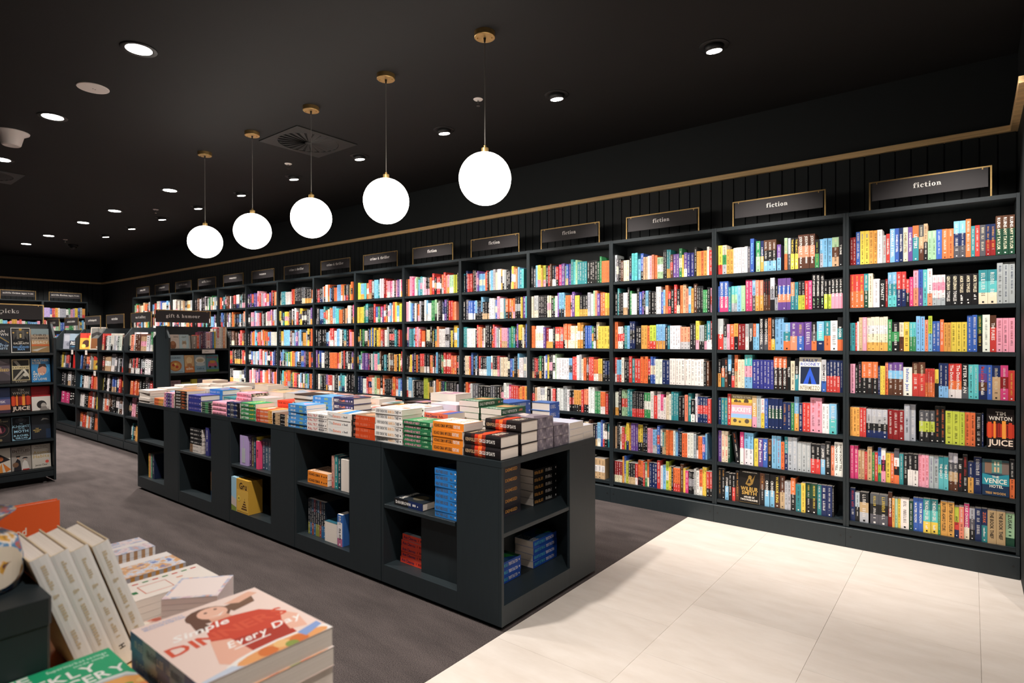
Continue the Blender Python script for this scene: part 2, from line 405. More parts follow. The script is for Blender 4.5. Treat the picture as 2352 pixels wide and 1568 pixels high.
        if (s.text or s.ticks is not None) and R.random()<.6:
            q=min(w*.12,h*.03); z=h*.06; col=contrast(s.cols[-1])
            mb.face([T(w/2-q,e,z-q),T(w/2+q,e,z-q),T(w/2+q,e,z+q),T(w/2-q,e,z+q)], col)
    def art_mb(s, mb, T):
        # cover ops in 0..1 cover space (u from spine to fore-edge, v from foot to head)
        w,d,h=s.w,s.d,s.h; k=0
        O=Vector(T(0,0,0)); X=Vector(T(1,0,0))-O; Y=Vector(T(0,1,0))-O; Z=Vector(T(0,0,1))-O
        y0=s.rnd; D=d-y0
        for op in s.art or ():
            k+=1; e=w+.0001+.000009*k
            P=lambda u,v: T(e,y0+min(1,max(0,u))*D,min(1,max(0,v))*h)
            if op[0]=='r':
                _,a,b,c2,d2,col=op; mb.face([P(a,b),P(c2,b),P(c2,d2),P(a,d2)], C(col))
            elif op[0]=='p': mb.face([P(a,b) for a,b in op[1]], C(op[2]))
            elif op[0]=='c':
                _,cu,cv,ru,col=op[:5]; rv=op[5] if len(op)>5 else ru*D/h
                mb.face([P(cu+ru*math.cos(i*.3927),cv+rv*math.sin(i*.3927)) for i in range(16)], C(col))
            elif op[0]=='t':
                _,st,u,v,L,hv,col=op[:7]; al=op[7] if len(op)>7 else 'c'
                put_text(mb,st,O+X*e+Y*(y0+u*D)+Z*(v*h),Y,Z+(Y*.34 if op[-1]=='i' else Y*0),hv*h,L*D,C(col),1,al,fill=(al=='f'))
def std(o=(0,0,0)):
    return lambda x,y,z: (x,y,z)
MESHES={}
def book_obj(name, bk, mat, label, group, key=None, parts=True, cat='book'):
    if key is None or key not in MESHES:
        T=lambda x,y,z:(x,y,z)
        a=MB(); bk.cover_mb(a,T); b=MB(); bk.pages_mb(b,T); c=MB(); bk.letter_mb(c,T); bk.art_mb(c,T)
        ms=(a.mesh(name,[M['cover']]), b.mesh('page_block',[M[bk.page]]), c.mesh('lettering',[M['matte']]) if c.f else None)
        if key is not None: MESHES[key]=ms
    else: ms=MESHES[key]
    o=link(name,ms[0],None,mat); tag(o,label,cat,group)
    if parts:
        link('page_block',ms[1],o)
        if ms[2]: link('cover_lettering',ms[2],o)
    return o
ORD=['first','second','third','fourth','fifth','sixth','seventh','eighth','ninth','tenth','eleventh','twelfth','thirteenth','fourteenth','fifteenth',
     'sixteenth','seventeenth','eighteenth','nineteenth','twentieth']
def ordn(i,n):
    # i from 0; counted from whichever end is nearer
    if i==0: return 'leftmost'
    if i==n-1: return 'rightmost'
    return (ORD[i]+' from the left') if i<(n+1)//2 else (ORD[n-1-i]+' from the right')
def an(w): return w

# ------------------------------------------------------------------ room
XR = 0.2255; NB = 15; XL = XR-0.9*NB; WY = 0.30; XF = -15.93
fl = tag(MB().box(-16.3,-9,-.10,3.2,.6,-.012).build('floor', M['grout']), kind='structure')
MB().box(-16.2,-9,-.012,-1.7815,.5,0).build('carpet', M['carpet'], fl)
T_ = .605
for i in range(-2,7):
    x0=-1.781+.0+T_*i
    if i<0: continue
    off = (.0 if i%2 else .30)-.29
    for j in range(-12,2):
        y0=off+T_*(j-1); y1=y0+T_
        if y1>WY+.3 or y0<-5.6: continue
        key=('tile',)
        if key not in MESHES:
            g=.0004; m=MB(); b=.0007; a=T_-2*g
            m.prism([(0,-.0),(a,0),(a,.0108),(a-b,.012),(b,.012),(0,.0108)],'y',0,a)
            MESHES[key]=m.mesh('tile',[M['tile']])
        link('tile',MESHES[key],fl,Matrix.Translation((x0+.0004,y0+.0004,-.0125)))
tag(MB().box(-16.3,-9,CEIL,3.2,.6,CEIL+.12).build('ceiling', M['ceiling']), kind='structure')
wr = tag(MB().box(-16.2,WY,-.02,.6,WY+.15,CEIL).build('wall_right', M['wall']), kind='structure')
wf = tag(MB().box(XF-.15,-9,-.02,XF,WY,CEIL).build('wall_far', M['wall']), kind='structure')
tag(MB().box(.229,-.56,0,3.2,WY,CEIL).build('wall_near', M['wall']), kind='structure')
# vertical lining boards between bookcase tops and the oak rail
pk = MB(); BW=.0915
pk.prism([(.002,0),(BW-.002,0),(BW-.0045,-.011),(.0045,-.011)],'z',2.26,2.722)
pm = pk.mesh('plank',[M['plank']])
n=int((XR-XF)/BW)
for i in range(n): link('plank',pm,wr,Matrix.Translation((XR-.002-BW*(i+1),WY-.0005,0)))
for i in range(40):
    link('plank',pm,wf,Matrix(((0,-1,0,XF+.0005),(1,0,0,WY-.02-BW*(i+1)),(0,0,1,0),(0,0,0,1))))
tag(MB().prism([(WY-.0005,2.718),(WY-.034,2.718),(WY-.038,2.722),(WY-.038,2.754),(WY-.034,2.758),(WY-.0005,2.758)],'x',XF+.04,XR-.03).build('trim_1',M['oak']),kind='structure')
tag(MB().prism([(.2285,2.718),(.192,2.718),(.189,2.722),(.189,2.754),(.192,2.758),(.2285,2.758)],'y',-.56,WY-.001).build('trim_2',M['oak']),kind='structure')
tag(MB().prism([(-.5605,2.718),(-.597,2.718),(-.60,2.722),(-.60,2.754),(-.597,2.758),(-.5605,2.758)],'x',.189,1.2).build('trim_3',M['oak']),kind='structure')
tag(MB().prism([(XF+.0005,2.718),(XF+.034,2.718),(XF+.038,2.722),(XF+.038,2.754),(XF+.034,2.758),(XF+.0005,2.758)],'y',-6,WY-.04).build('trim_4',M['oak']),kind='structure')

# ------------------------------------------------------------------ wall bookcases
SH=[1.919,1.628,1.337,1.047,.756,.466,.177]; ST=.026; PT=.018; CTOP=2.277; DEP=.285
def shared(key, fn, name, mats):
    if key not in MESHES: MESHES[key]=fn().mesh(name,mats)
    return MESHES[key]
def bookcase(mat, w, label, key):
    root=empty('bookcase',None,label,'bookcase','bookcases along the wall',mat)
    L=[M['laminate']]
    def side():
        m=MB(); m.prism([(0,.0),(.001,-.001),(PT-.0015,-.001),(PT-.0005,0),(PT-.0005,DEP),(0,DEP)],'z',.137,CTOP); return m
    sm=shared((key,'side'),side,'side_panel',L)
    link('side_panel',sm,root,Matrix.Translation((.0003,0,0))); link('side_panel',sm,root,Matrix.Translation((w-PT,0,0)))
    link('top_panel',shared((key,'top'),lambda:MB().box(PT,.001,CTOP-ST,w-PT,DEP,CTOP-.0005),'top_panel',L),root)
    link('back_panel',shared((key,'back'),lambda:MB().box(PT,DEP-.012,.137,w-PT,DEP-.0003,CTOP-ST),'back_panel',L),root)
    hm=shared((key,'shelf'),lambda:MB().prism([(.003,0),(.0045,-.0015),(.0045,-ST+.0015),(.006,-ST),(DEP-.0125,-ST),(DEP-.0125,0)],'x',PT+.0005,w-PT-.0005),'shelf',L)
    for z in SH: link('shelf',hm,root,Matrix.Translation((0,0,z)))
    pl=link('plinth',shared((key,'plinth'),lambda:MB().prism([(-.018,.0),(-.018,.130),(-.015,.134),(0.03,.134),(.03,0)],'x',.0008,w-.0008),'plinth',L),root)
    for sx in (.03,w-.03):
        sc=MB(); sc.lathe([(.006,0),(.006,.0008),(.0,.0008)],10,(.02,.02,.02)); link('screw_cap',shared((key,'cap'),lambda:sc,'screw_cap',[M['black']]),pl,Matrix.Translation((sx,-.0182,.075))@Matrix.Rotation(math.pi/2,4,'X'))
    return root
SIGNS=['fiction']*6+['crime & thriller']*3+['romance','romantasy','sci-fi & fantasy','sci-fi & fantasy','young adult','young adult']
BAYN=['rightmost','second from the right','third from the right','fourth from the right','fifth from the right','sixth from the right','seventh from the right',
      'eighth from the right','ninth from the right','tenth from the right','eleventh from the right','fourth from the far end','third from the far end','second from the far end','farthest']
def section_sign(mat, word, w, label, group, plate_h=.122, zt=.19, size=.0435, lift=.063, shift=0):
    # local: x right, y away, z up from the top it stands on; origin at its middle
    root=empty('section_sign',None,label,'sign',group,mat)
    r=.0042; m=MB()
    m.box(-w/2,-r,0,-w/2+2*r,r,zt); m.box(w/2-2*r,-r,0,w/2,r,zt); m.box(-w/2+2*r,-r,zt-2*r,w/2-2*r,r,zt)
    m.box(-w/2-.003,-.011,.0004,-w/2+.019,.011,.003); m.box(w/2-.019,-.011,.0004,w/2+.003,.011,.003)
    m.build('frame',M['brass'],root)
    p=MB(); p.box(-w/2+.018,-.004,lift,w/2-.018,.004,lift+plate_h); p.build('plate',M['sign'],root)
    for sx in (-w/2+.045,w/2-.045):
        h=MB(); h.box(sx-.003,-.0045,lift+plate_h-.014,sx+.003,.0045,zt-2*r+.001); h.build('hook',M['brass'],root)
    t=MB(); put_serif(t,word,(shift,-.0048,lift+plate_h/2-size*.25),(1,0,0),(0,0,1),min(size,(w-.08)/serif_w(word)),(.8,.77,.72)); t.build('lettering',M['signtext'],root)
    return root
for k in range(NB):
    x0=XR-.9*(k+1)
    bookcase(Matrix.Translation((x0,0,0)),.9,f'tall dark green bookcase under {SIGNS[k]} sign, {BAYN[k]}','wall')
    section_sign(Matrix.Translation((x0+.452,.03,CTOP)),SIGNS[k],.64,f'black brass-framed sign reading {SIGNS[k]} above the bookcase {BAYN[k]}','signs above the wall bookcases')
# far wall: bookcases that face down the room
ROTX=lambda x,y,z: Matrix(((0,-1,0,x),(1,0,0,y),(0,0,1,z),(0,0,0,1)))
FARN=['rightmost','second from the right','third from the right']
for k in range(3):
    y0=-.085-.81*(k+1)
    bookcase(ROTX(-15.62,y0,0),.81,f'dark green bookcase on the far wall, {FARN[k]} of its row','far')
    if k<2: section_sign(ROTX(-15.65,y0+.405,CTOP),'middle fiction (ages 9-14)',.585,f'black sign for middle fiction on the far wall, {FARN[k]}','signs above the far bookcases',size=.042)

# ------------------------------------------------------------------ display table made of five cabinets
TZ=.826; TY0,TY1=-2.36,-1.46; TX1=-1.79
UN=['nearest','second nearest','middle','second farthest','farthest']
def cabinet(k):
    x1=TX1-.9*k-(.003 if k else 0); x0=TX1-.9*(k+1)+.003
    root=empty('display_cabinet',(x0,TY0,0),f'low dark green display cabinet with open shelves, {UN[k]} of the table run','cabinet','cabinets of the long display table')
    L=[M['laminate']]; w=x1-x0; d=.9; e=.018; z0=.022
    def b(name,*a): return MB().box(*a).build(name,L,root)
    b('worktop',0,0,TZ-.03,w,d,TZ)
    b('side_panel',0,.0008,z0,e,d,TZ-.0305)
    ow=.58  # opening width
    b('bottom_rail',e+.0005,.0008,z0,e+ow,e,.121)
    b('stile',e+ow+.0005,.0008,z0,w-e-.0005 if k==0 else w,e,TZ-.0305)
    b('niche_floor',e+.0005,e+.0005,.103,e+ow+.05 if k else .582,.335,.121)
    b('back_panel',e+.0005,.3355,.06,w-.312 if k==0 else w-.001,.35,TZ-.0305)
    sh=MB().prism([(.004,.452),(.0055,.4505),(.335,.4505),(.335,.472),(.0055,.472),(.004,.4705)],'x',e+.0008,e+ow+.05 if k else .582).build('shelf',L,root)
    if k==0:
        b('side_panel',w-e,.0008,z0,w,e,TZ-.0305)
        # the end face: opening beside its own post
        b('bottom_rail',w-e,e+.0005,z0,w-.0008,.614,.121)
        b('stile',w-e,.6145,z0,w-.0008,d-.001,TZ-.0305)
        b('niche_floor',w-.298,e+.0005,.103,w-e-.0005,.77,.121)
        b('back_panel',w-.311,e+.0008,.1215,w-.2985,.784,TZ-.0305)
        b('partition',w-.298,.771,.06,w-e-.0005,.784,TZ-.0305)
        MB().prism([(w-.004,.452),(w-.0055,.4505),(w-.298,.4505),(w-.298,.472),(w-.0055,.472),(w-.004,.4705)],'y',e+.0008,.7705).build('shelf',L,root)
        b('partition',.268,.062,.1215,.586,.076,.4495)
    elif k==4:
        b('partition',.12,.2,.4725,e+ow-.05,.214,TZ-.0308); b('partition',.40,.2,.1215,e+ow,.214,.4495)
    elif k==2:
        b('partition',.34,.14,.1215,e+ow,.154,.4495)
    MB().box(.03,.03,0.0005,w-.03,d-.03,z0+.03).build('toe_base',M['black'],root)
    b('rear_panel',e+.0005,d-e,z0,w-e-.0005 if k==0 else w,d-.0005,TZ-.0305)
    return root
for k in range(5): cabinet(k)

# ------------------------------------------------------------------ free-standing display units
def display_unit(name, mat, w, depth, shelves, label, group=None, front=1.445, top=1.585, cut=.10, base=.115, feet=False):
    # local: x to the right along the front, y inwards, z up
    root=empty(name,None,label,'shelf unit',group,mat); L=[M['laminate']]; e=.018
    zb=.03 if not feet else .018
    prof=[(0,zb),(0,front),(cut,top),(depth,top),(depth,zb)]
    for x in (.0004,w-e-.0004): MB().prism(prof,'x',x,x+e).build('side_panel',L,root)
    MB().box(e+.0005,depth-.014,.05,w-e-.0005,depth-.0005,top-.002).build('back_panel',L,root)
    for i,z in enumerate(shelves):
        MB().prism([(.003,z),(.0045,z-.0015),(.0045,z-.022),(depth-.015,z-.022),(depth-.015,z)],'x',e+.0008,w-e-.0008).build('shelf',L,root)
    MB().box(e+.0005,cut+.035,top-.05,w-e-.0005,cut+.045,top-.002).build('header_strip',L,root) if feet else None
    if feet:
        MB().box(e+.0005,.006,.062,w-e-.0005,.02,.118).build('bottom_rail',L,root)
        MB().box(.06,.10,.001,w-.06,depth-.05,.06).build('toe_base',M['black'],root)
        f=MB(); f.box(w-.10,.02,.0,w-.075,.12,.012); f.build('foot_bracket',M['chrome'],root)
    else:
        MB().box(e+.0005,-.004,.03,w-e-.0005,.012,base).build('plinth',L,root)
        MB().box(.02,.03,.0005,w-.02,depth-.03,.03).build('toe_base',M['black'],root)
    return root
GY=-1.72; GW=.945; GX=-7.62
GSH=[1.285,1.0,.727,.449,.145]
GN=['nearest','second','third','fourth','fifth']
for k in range(5):
    display_unit('gondola_bay',Matrix.Translation((GX-GW*(k+1),GY,0)),GW,.40,GSH,
        ['dark gondola bay beside the gift shelf, nearest of its row','second dark gondola bay from the gift shelf','third dark gondola bay from the gift shelf',
         'fourth dark gondola bay from the gift shelf','dark gondola bay half hidden behind the face-out book unit'][k],'gondola bays across the aisle')
GSIGN=['war & military','australian','performing arts','society & culture','food & drink']
for k,xx in enumerate((-8.335,-9.232,-10.12,-11.085,-12.03)):
    section_sign(Matrix.Translation((xx,-1.60,1.585)),GSIGN[k],.66,f'small black sign reading {GSIGN[k]} on top of the gondola row','signs on the gondola row',size=.043)
ROTP=lambda x,y: Matrix(((0,-1,0,x),(1,0,0,y),(0,0,1,0),(0,0,0,1)))
GIFT=display_unit('gift_shelf',ROTP(-7.196,-1.72),.70,.36,[1.318,1.035,.755,.47,.16],'dark end shelf with sloped sides under the gift and humour sign')
section_sign(ROTP(-7.30,-1.52)@Matrix.Translation((0,0,1.585)),'gift & humour',.63,'black brass-framed sign reading gift & humour over the end shelf','signs above end units',size=.052,plate_h=.14,zt=.185,lift=.04)
STAFF=display_unit('face_out_unit',ROTP(-7.255,-3.683),.93,.36,[1.295,1.0,.717,.435,.145],'dark display unit with five rows of face-out books under the picks sign',feet=True)
section_sign(ROTP(-7.33,-3.22)@Matrix.Translation((0,0,1.585)),'staff picks',.78,'wide black sign reading picks above the face-out book unit','signs above end units',size=.054,shift=.05,plate_h=.145,zt=.19,lift=.04)
for (yy,zz,nm) in ((-1.28,1.318,'white shelf-edge ticket on the gift and humour shelf'),):
    t=empty('shelf_ticket',(0,0,0),nm,'label')
    MB().box(-7.1925,yy-.075,zz-.058,-7.1915,yy+.075,zz-.012).build('card',M['white'],t)
    MB().box(-7.1911,yy-.045,zz-.036,-7.1909,yy+.0,zz-.032).build('print',M['cord'],t)
for k,(xx,zz) in enumerate(((-10.60,1.285),(-9.98,1.285),(-9.63,1.0))):
    t=empty('shelf_ticket',(0,0,0),['white shelf ticket under the aviator-style portrait book on the gondola','white shelf ticket under the big brown book on the gondola','small white ticket on the second gondola shelf down'][k],'label')
    MB().box(xx-.045,GY-.0022,zz-.075,xx+.045,GY-.0012,zz-.008).build('card',M['white'],t)
    MB().box(xx-.03,GY-.0027,zz-.04,xx+.02,GY-.0024,zz-.034).build('print',M['cord'],t)

# ------------------------------------------------------------------ ceiling fixtures
PEND=['nearest','second nearest','middle','second farthest','farthest']
gp=MB(); ns=20; prof=[(.153*math.sin(math.pi*i/ns)+(0 if 0<i<ns else 1e-7),-.153*math.cos(math.pi*i/ns)) for i in range(ns+1)]
gp.lathe(prof,40); GM=gp.mesh('globe',[M['globe']],True)
cp=MB(); cp.lathe([(.0,-.032),(.058,-.032),(.061,-.029),(.061,0),(0,0)],32); CM=cp.mesh('canopy',[M['brass']])
kn=MB(); kn.lathe([(.0,-.006),(.004,-.006),(.004,0),(0,0)],8); KM=kn.mesh('canopy_screw',[M['brass']])
gl=MB(); gl.lathe([(.0,-.028),(.0045,-.026),(.008,0),(0,0)],10); GLM=gl.mesh('cord_grip',[M['black']])
cr=MB(); cr.lathe([(.0028,0),(.0028,.66)],8); CRM=cr.mesh('cord',[M['cord']])
cl=MB(); cl.lathe([(.0,0),(.021,0),(.021,.028),(.019,.031),(.008,.033),(.008,.045),(0,.045)],24); CLM=cl.mesh('lamp_holder',[M['brass']])
for k in range(5):
    x=-2.236-.882*k
    r=empty('pendant_lamp',(x,-1.958,CEIL),f'white globe pendant lamp on a brass canopy, {PEND[k]} of the row of five','lamp','globe pendants above the display table')
    ca=link('canopy',CM,r)
    for a in (.6,3.74): link('canopy_screw',KM,ca,Matrix.Translation((.042*math.cos(a),.042*math.sin(a),-.0318)))
    link('cord_grip',GLM,r,Matrix.Translation((0,0,-.0325)))
    link('cord',CRM,r,Matrix.Translation((0,0,-.70)))
    link('lamp_holder',CLM,r,Matrix.Translation((0,0,-.704)))
    link('globe',GM,r,Matrix.Translation((0,0,-.853)))
rg=MB(); rg.lathe([(.062,-.004),(.088,-.004),(.090,0),(.062,0),(.062,-.004)],32); RGM=rg.mesh('rim',[M['black']],True)
cn=MB(); cn.lathe([(.0,-.026),(.052,-.026),(.058,.02),(.0,.02)],28); CNM=cn.mesh('lamp_can',[M['black']],True)
ls=MB(); ls.lathe([(.0,-.0285),(.045,-.0285),(.046,-.0262),(0,-.0262)],28); LSM=ls.mesh('lens',[M['lens']])
for k,gx in enumerate(GIMBAL_X[:11]):
    if k==0: continue
    r=empty('ceiling_spotlight',(gx,-.97,CEIL),f'black tilting ceiling spotlight aimed at the bookcases, {ORD[k-1]} from the near end','spotlight','spotlights along the bookcase wall')
    link('rim',RGM,r); t=Matrix.Translation((0,.0,-.005))@Matrix.Rotation(math.radians(9),4,'X')
    c=link('lamp_can',CNM,r,t); link('lens',LSM,c)
rf=MB(); rf.lathe([(.072,-.003),(.098,-.006),(.102,0),(.072,0),(.072,-.003)],36); RFM=rf.mesh('rim',[M['black']],True)
df=MB(); df.lathe([(.0,-.004),(.0715,-.004),(.0715,-.001),(0,-.001)],32); DFM=df.mesh('diffuser',[M['lens']])
FLN=['flat round ceiling downlight nearest the camera','second flat downlight in the left ceiling row','flat downlight cut off by the left edge','flat downlight left of the farthest pendant',
     'flat downlight second along the far row','flat downlight third along the far row','flat downlight fourth along the far row','farthest flat downlight near the far wall']
for k,(x,y) in enumerate(FLAT):
    r=empty('ceiling_downlight',(x,y,CEIL),FLN[k],'downlight','flat downlights'); link('rim',RFM,r); link('diffuser',DFM,r)
r=empty('access_disc',(-4.905,-3.115,CEIL),'flat white round cover disc on the ceiling between two downlights','ceiling cover')
MB().lathe([(.0,-.006),(.095,-.006),(.098,-.003),(.098,0),(0,0)],36).build('disc',M['white'],r)
for a in (0,.9): MB().lathe([(0,-.0075),(.004,-.0075),(.004,-.006),(0,-.006)],8,cen=(.02*math.cos(a)-.02,.02*math.sin(a),0)).build('screw',M['cord'],r)
r=empty('ceiling_speaker',(-6.50,-3.245,CEIL),'white cone-shaped ceiling speaker at the left edge','speaker')
MB().lathe([(.0,-.115),(.062,-.115),(.068,-.108),(.088,-.03),(.125,-.008),(.128,0),(0,0)],36).build('cone_body',M['white'],r,True)
MB().lathe([(.0,-.117),(.058,-.117),(.058,-.1152),(0,-.1152)],30).build('grille',M['white'],r)
for k,(x,y) in enumerate(((-2.896,-1.268),(-5.469,-1.267),(-8.80,-1.246),(-12.67,-1.261))):
    r=empty('fire_sprinkler',(x,y,CEIL),f'small ceiling sprinkler head with white plate, {ORD[k]} from the camera','sprinkler','sprinkler heads')
    MB().lathe([(.0,-.006),(.03,-.006),(.036,-.001),(.036,0),(0,0)],24).build('plate',M['white'],r)
    b=MB(); b.lathe([(0,-.028),(.007,-.028),(.007,-.006),(0,-.006)],10); b.box(-.012,-.002,-.047,-.009,.002,-.018); b.box(.009,-.002,-.047,.012,.002,-.018); b.box(-.012,-.002,-.02,.012,.002,-.017)
    b.build('body',M['chrome'],r); MB().lathe([(0,-.05),(.014,-.05),(.014,-.047),(0,-.047)],12).build('deflector',M['chrome'],r)
def vent(x,y,label):
    r=empty('air_vent',(x,y,CEIL),label,'air vent'); Hh=.305
    f=MB()
    for q in range(32):
        a0,a1=2*math.pi*q/32,2*math.pi*(q+1)/32
        def sq(a):
            c,s=math.cos(a),math.sin(a); k=Hh/max(abs(c),abs(s)); return (c*k,s*k)
        p0,p1=sq(a0),sq(a1); i0=(.262*math.cos(a0),.262*math.sin(a0)); i1=(.262*math.cos(a1),.262*math.sin(a1))
        f.face([(*p1,-.008),(*p0,-.008),(*i0,-.008),(*i1,-.008)]); f.face([(*p0,-.008),(*p1,-.008),(*p1,0),(*p0,0)]); f.face([(*i1,-.008),(*i0,-.008),(*i0,-.001),(*i1,-.001)])
    f.build('frame',M['vent'],r)
    MB().box(-.27,-.27,-.0012,.27,.27,-.0004).build('plenum',plain('vent_dark',(.002,.002,.002),.9),r)
    bl=MB(); bl.face([(.02,-.004,-.003),(.258,-.026,-.0015),(.258,.02,-.009),(.02,.004,-.007)]); bm=bl.mesh('blade',[M['vent']])
    for q in range(24): link('blade',bm,r,Matrix.Rotation(2*math.pi*q/24,4,'Z'))
    MB().lathe([(0,-.0095),(.03,-.0095),(.03,-.003),(0,-.003)],16).build('hub',M['vent'],r)
vent(-4.73,-1.51,'square swirl air vent in the ceiling behind the middle pendant')
vent(-8.35,-3.12,'square air vent at the left edge of the ceiling')
r=empty('dome_camera',(-13.25,-.99,CEIL),'small black dome camera on the far ceiling','camera')
MB().lathe([(0,-.09),(.03,-.085),(.055,-.06),(.062,-.035),(0,-.035)],20).build('dome',M['black'],r,True)
MB().lathe([(0,-.035),(.075,-.035),(.08,-.03),(.08,0),(0,0)],24).build('housing',M['black'],r)

# ------------------------------------------------------------------ books on the wall bookcases
# each token: colours(top to bottom) width_mm height_mm count [spine lettering]; '.' is a gap; '@' a book faced out
BAY1=["d 20 190 2;b 28 224 1 w~;y 30 226 2 b~;h 27 224 2 k~;w 33 224 1 s~;s 24 186 1 r~;r 24 192 1 w:DANIELLE STEEL;l 32 222 1 w:DANIELLE STEEL;b 26 222 1 w:DANIELLE STEEL;n 26 222 1 w:DANIELLE STEEL;c 30 222 1 x:DANIELLE STEEL;v 28 222 1 w:DANIELLE STEEL;ott 38 228 1 w:LETTERS;zex 30 230 1 c~;ek 24 234 1 k~;m 25 186 2 w~;b 34 188 1 w~;o 34 188 2 w~;lnz 34 230 2 w~;o 30 236 1 w~;t 22 190 1 w~;r 26 192 1 w~;z 32 192 1 c~;nd 27 192 2 h~;xGG 34 236 3 w:RUINS|c:AMY TAYLOR",
"ro 30 228 3 y~;tG 28 228 1 w~;c 28 228 1 k~;w 42 190 1 z~;k 36 182 1 w:DYNASTY;d 14 186 1 w~;lta 27 228 2 w~;rn 28 228 2 w~;rk 20 178 1 w~;f 22 190 1 w~;pq 30 236 1 r~;bv 26 234 1 n~;a 26 234 1 w~;wwq 28 236 1 r~;wpws 24 194 3 f~;k 36 190 2 c:GENTLEMAN|w:TOWLES;k 36 190 3 c:AMOR TOWLES|w~;tac 48 208 2 w~;s 30 246 3 n~",
"t 10 190 1 w~;t 24 190 1 k~;r 12 190 1 w~;w 12 198 1 k~;e 24 226 1 c~;p 27 226 1 w~;cwch 27 228 5 s~;g 26 208 1 w~;kgk 46 190 1 w~;cx 28 188 1 k~;y 34 190 1 w~;ag 20 188 2 w~;l 26 226 2 r~;q 20 202 1 w~;jl 24 226 1 k~;b 22 192 2 w~;o 22 202 1 w~;h 20 182 2 k~;y 30 184 3 k~;b 28 226 2 w~;Gk 28 226 1 y~;w 40 226 1 z~;xrr 34 222 1 w:THE FURIES;p 32 204 3 d~",
"p 32 200 1 d~;k 18 188 1 w~;k 24 214 1 p~;ok 34 216 3 w~;n 14 190 1 w~;y 15 190 2 k~;qo 18 216 1 r~;vlxx 30 216 3 w~;w 54 186 1 b:Infinite Jest;xrr 38 220 2 c~;ro 13 180 4 x~;yk 22 176 1 k:TITLE;nnl 27 216 2 w~;rrow 36 216 2 w:The Dutch House;kkz 36 214 1 w:PETER SWAN;a 27 212 2 w~;bvxn 44 210 1 r:Me in Love|w:Irvine Welsh;b 26 210 1 y~;nee 42 208 1 c~;fdf 40 210 1 w~;r 32 180 1 y~",
"h 22 196 3 x~;r 22 196 2 w~;sskn 36 190 4 w~;d 36 194 3 w~;s 36 236 2 w~;. 22 0 1;zjk 32 200 3 w~;k 32 232 2 o~;j 42 208 2 k~;j 30 206 1 k~;o 30 206 2 k~;k 36 200 1 w~;n 10 204 1 w~;. 14 0 1;@ 158 235 1 juice",
"f 28 224 2 w~;e 22 196 2 w~;r 20 190 1 w~;e 32 224 1 x~;g 18 190 1 y~;r 22 192 1 w~;bljg 22 226 1 k~;wkp 30 222 1 f:WHITE WING;y 32 196 1 k~;o 24 196 1 w~;zwko 34 228 1 o:torn up;t 28 200 1 w~;k 26 200 1 w~;kw 34 204 2 w~;p 22 206 3 r~;s 30 204 2 v~;ta 30 206 2 w:THE GREAT;szex 28 236 2 w~;k 28 200 1 w:LIES|r~;k 30 232 1 r~;nh 34 190 1 w~;n 46 224 1 w~;@ 158 216 1 venice;ko 28 230 1 w~",
"n 34 222 1 r~;sk 30 196 1 k~;kes 60 202 1 w~;. 10 0 1;zkz 58 202 2 y~;xd 26 226 1 w:BEHOLD MERCIES;h 16 192 1 w~;m 18 190 1 w~;y 18 192 1 k~;w 52 196 1 z~;G 26 190 1 w~;b 30 214 2 w:WATER MOON;tay 44 218 2 w:THE HOLLOW GIRL|w~;g 14 190 1 w~;h 40 214 2 k:BUTTER|k:ASAKO YUZUKI;jjrn 26 190 1 k:AN EYE;q 28 196 1 w~;ffc 30 218 1 w:JULIE CHAN IS DEAD;szk 30 196 1 k~;n 36 200 1 w~;nt 32 202 1 o:ZUSAK|w~;e 48 200 2 k:THE BOOK THIEF;mmmG 48 196 1 k:ZUSAK|G~"]
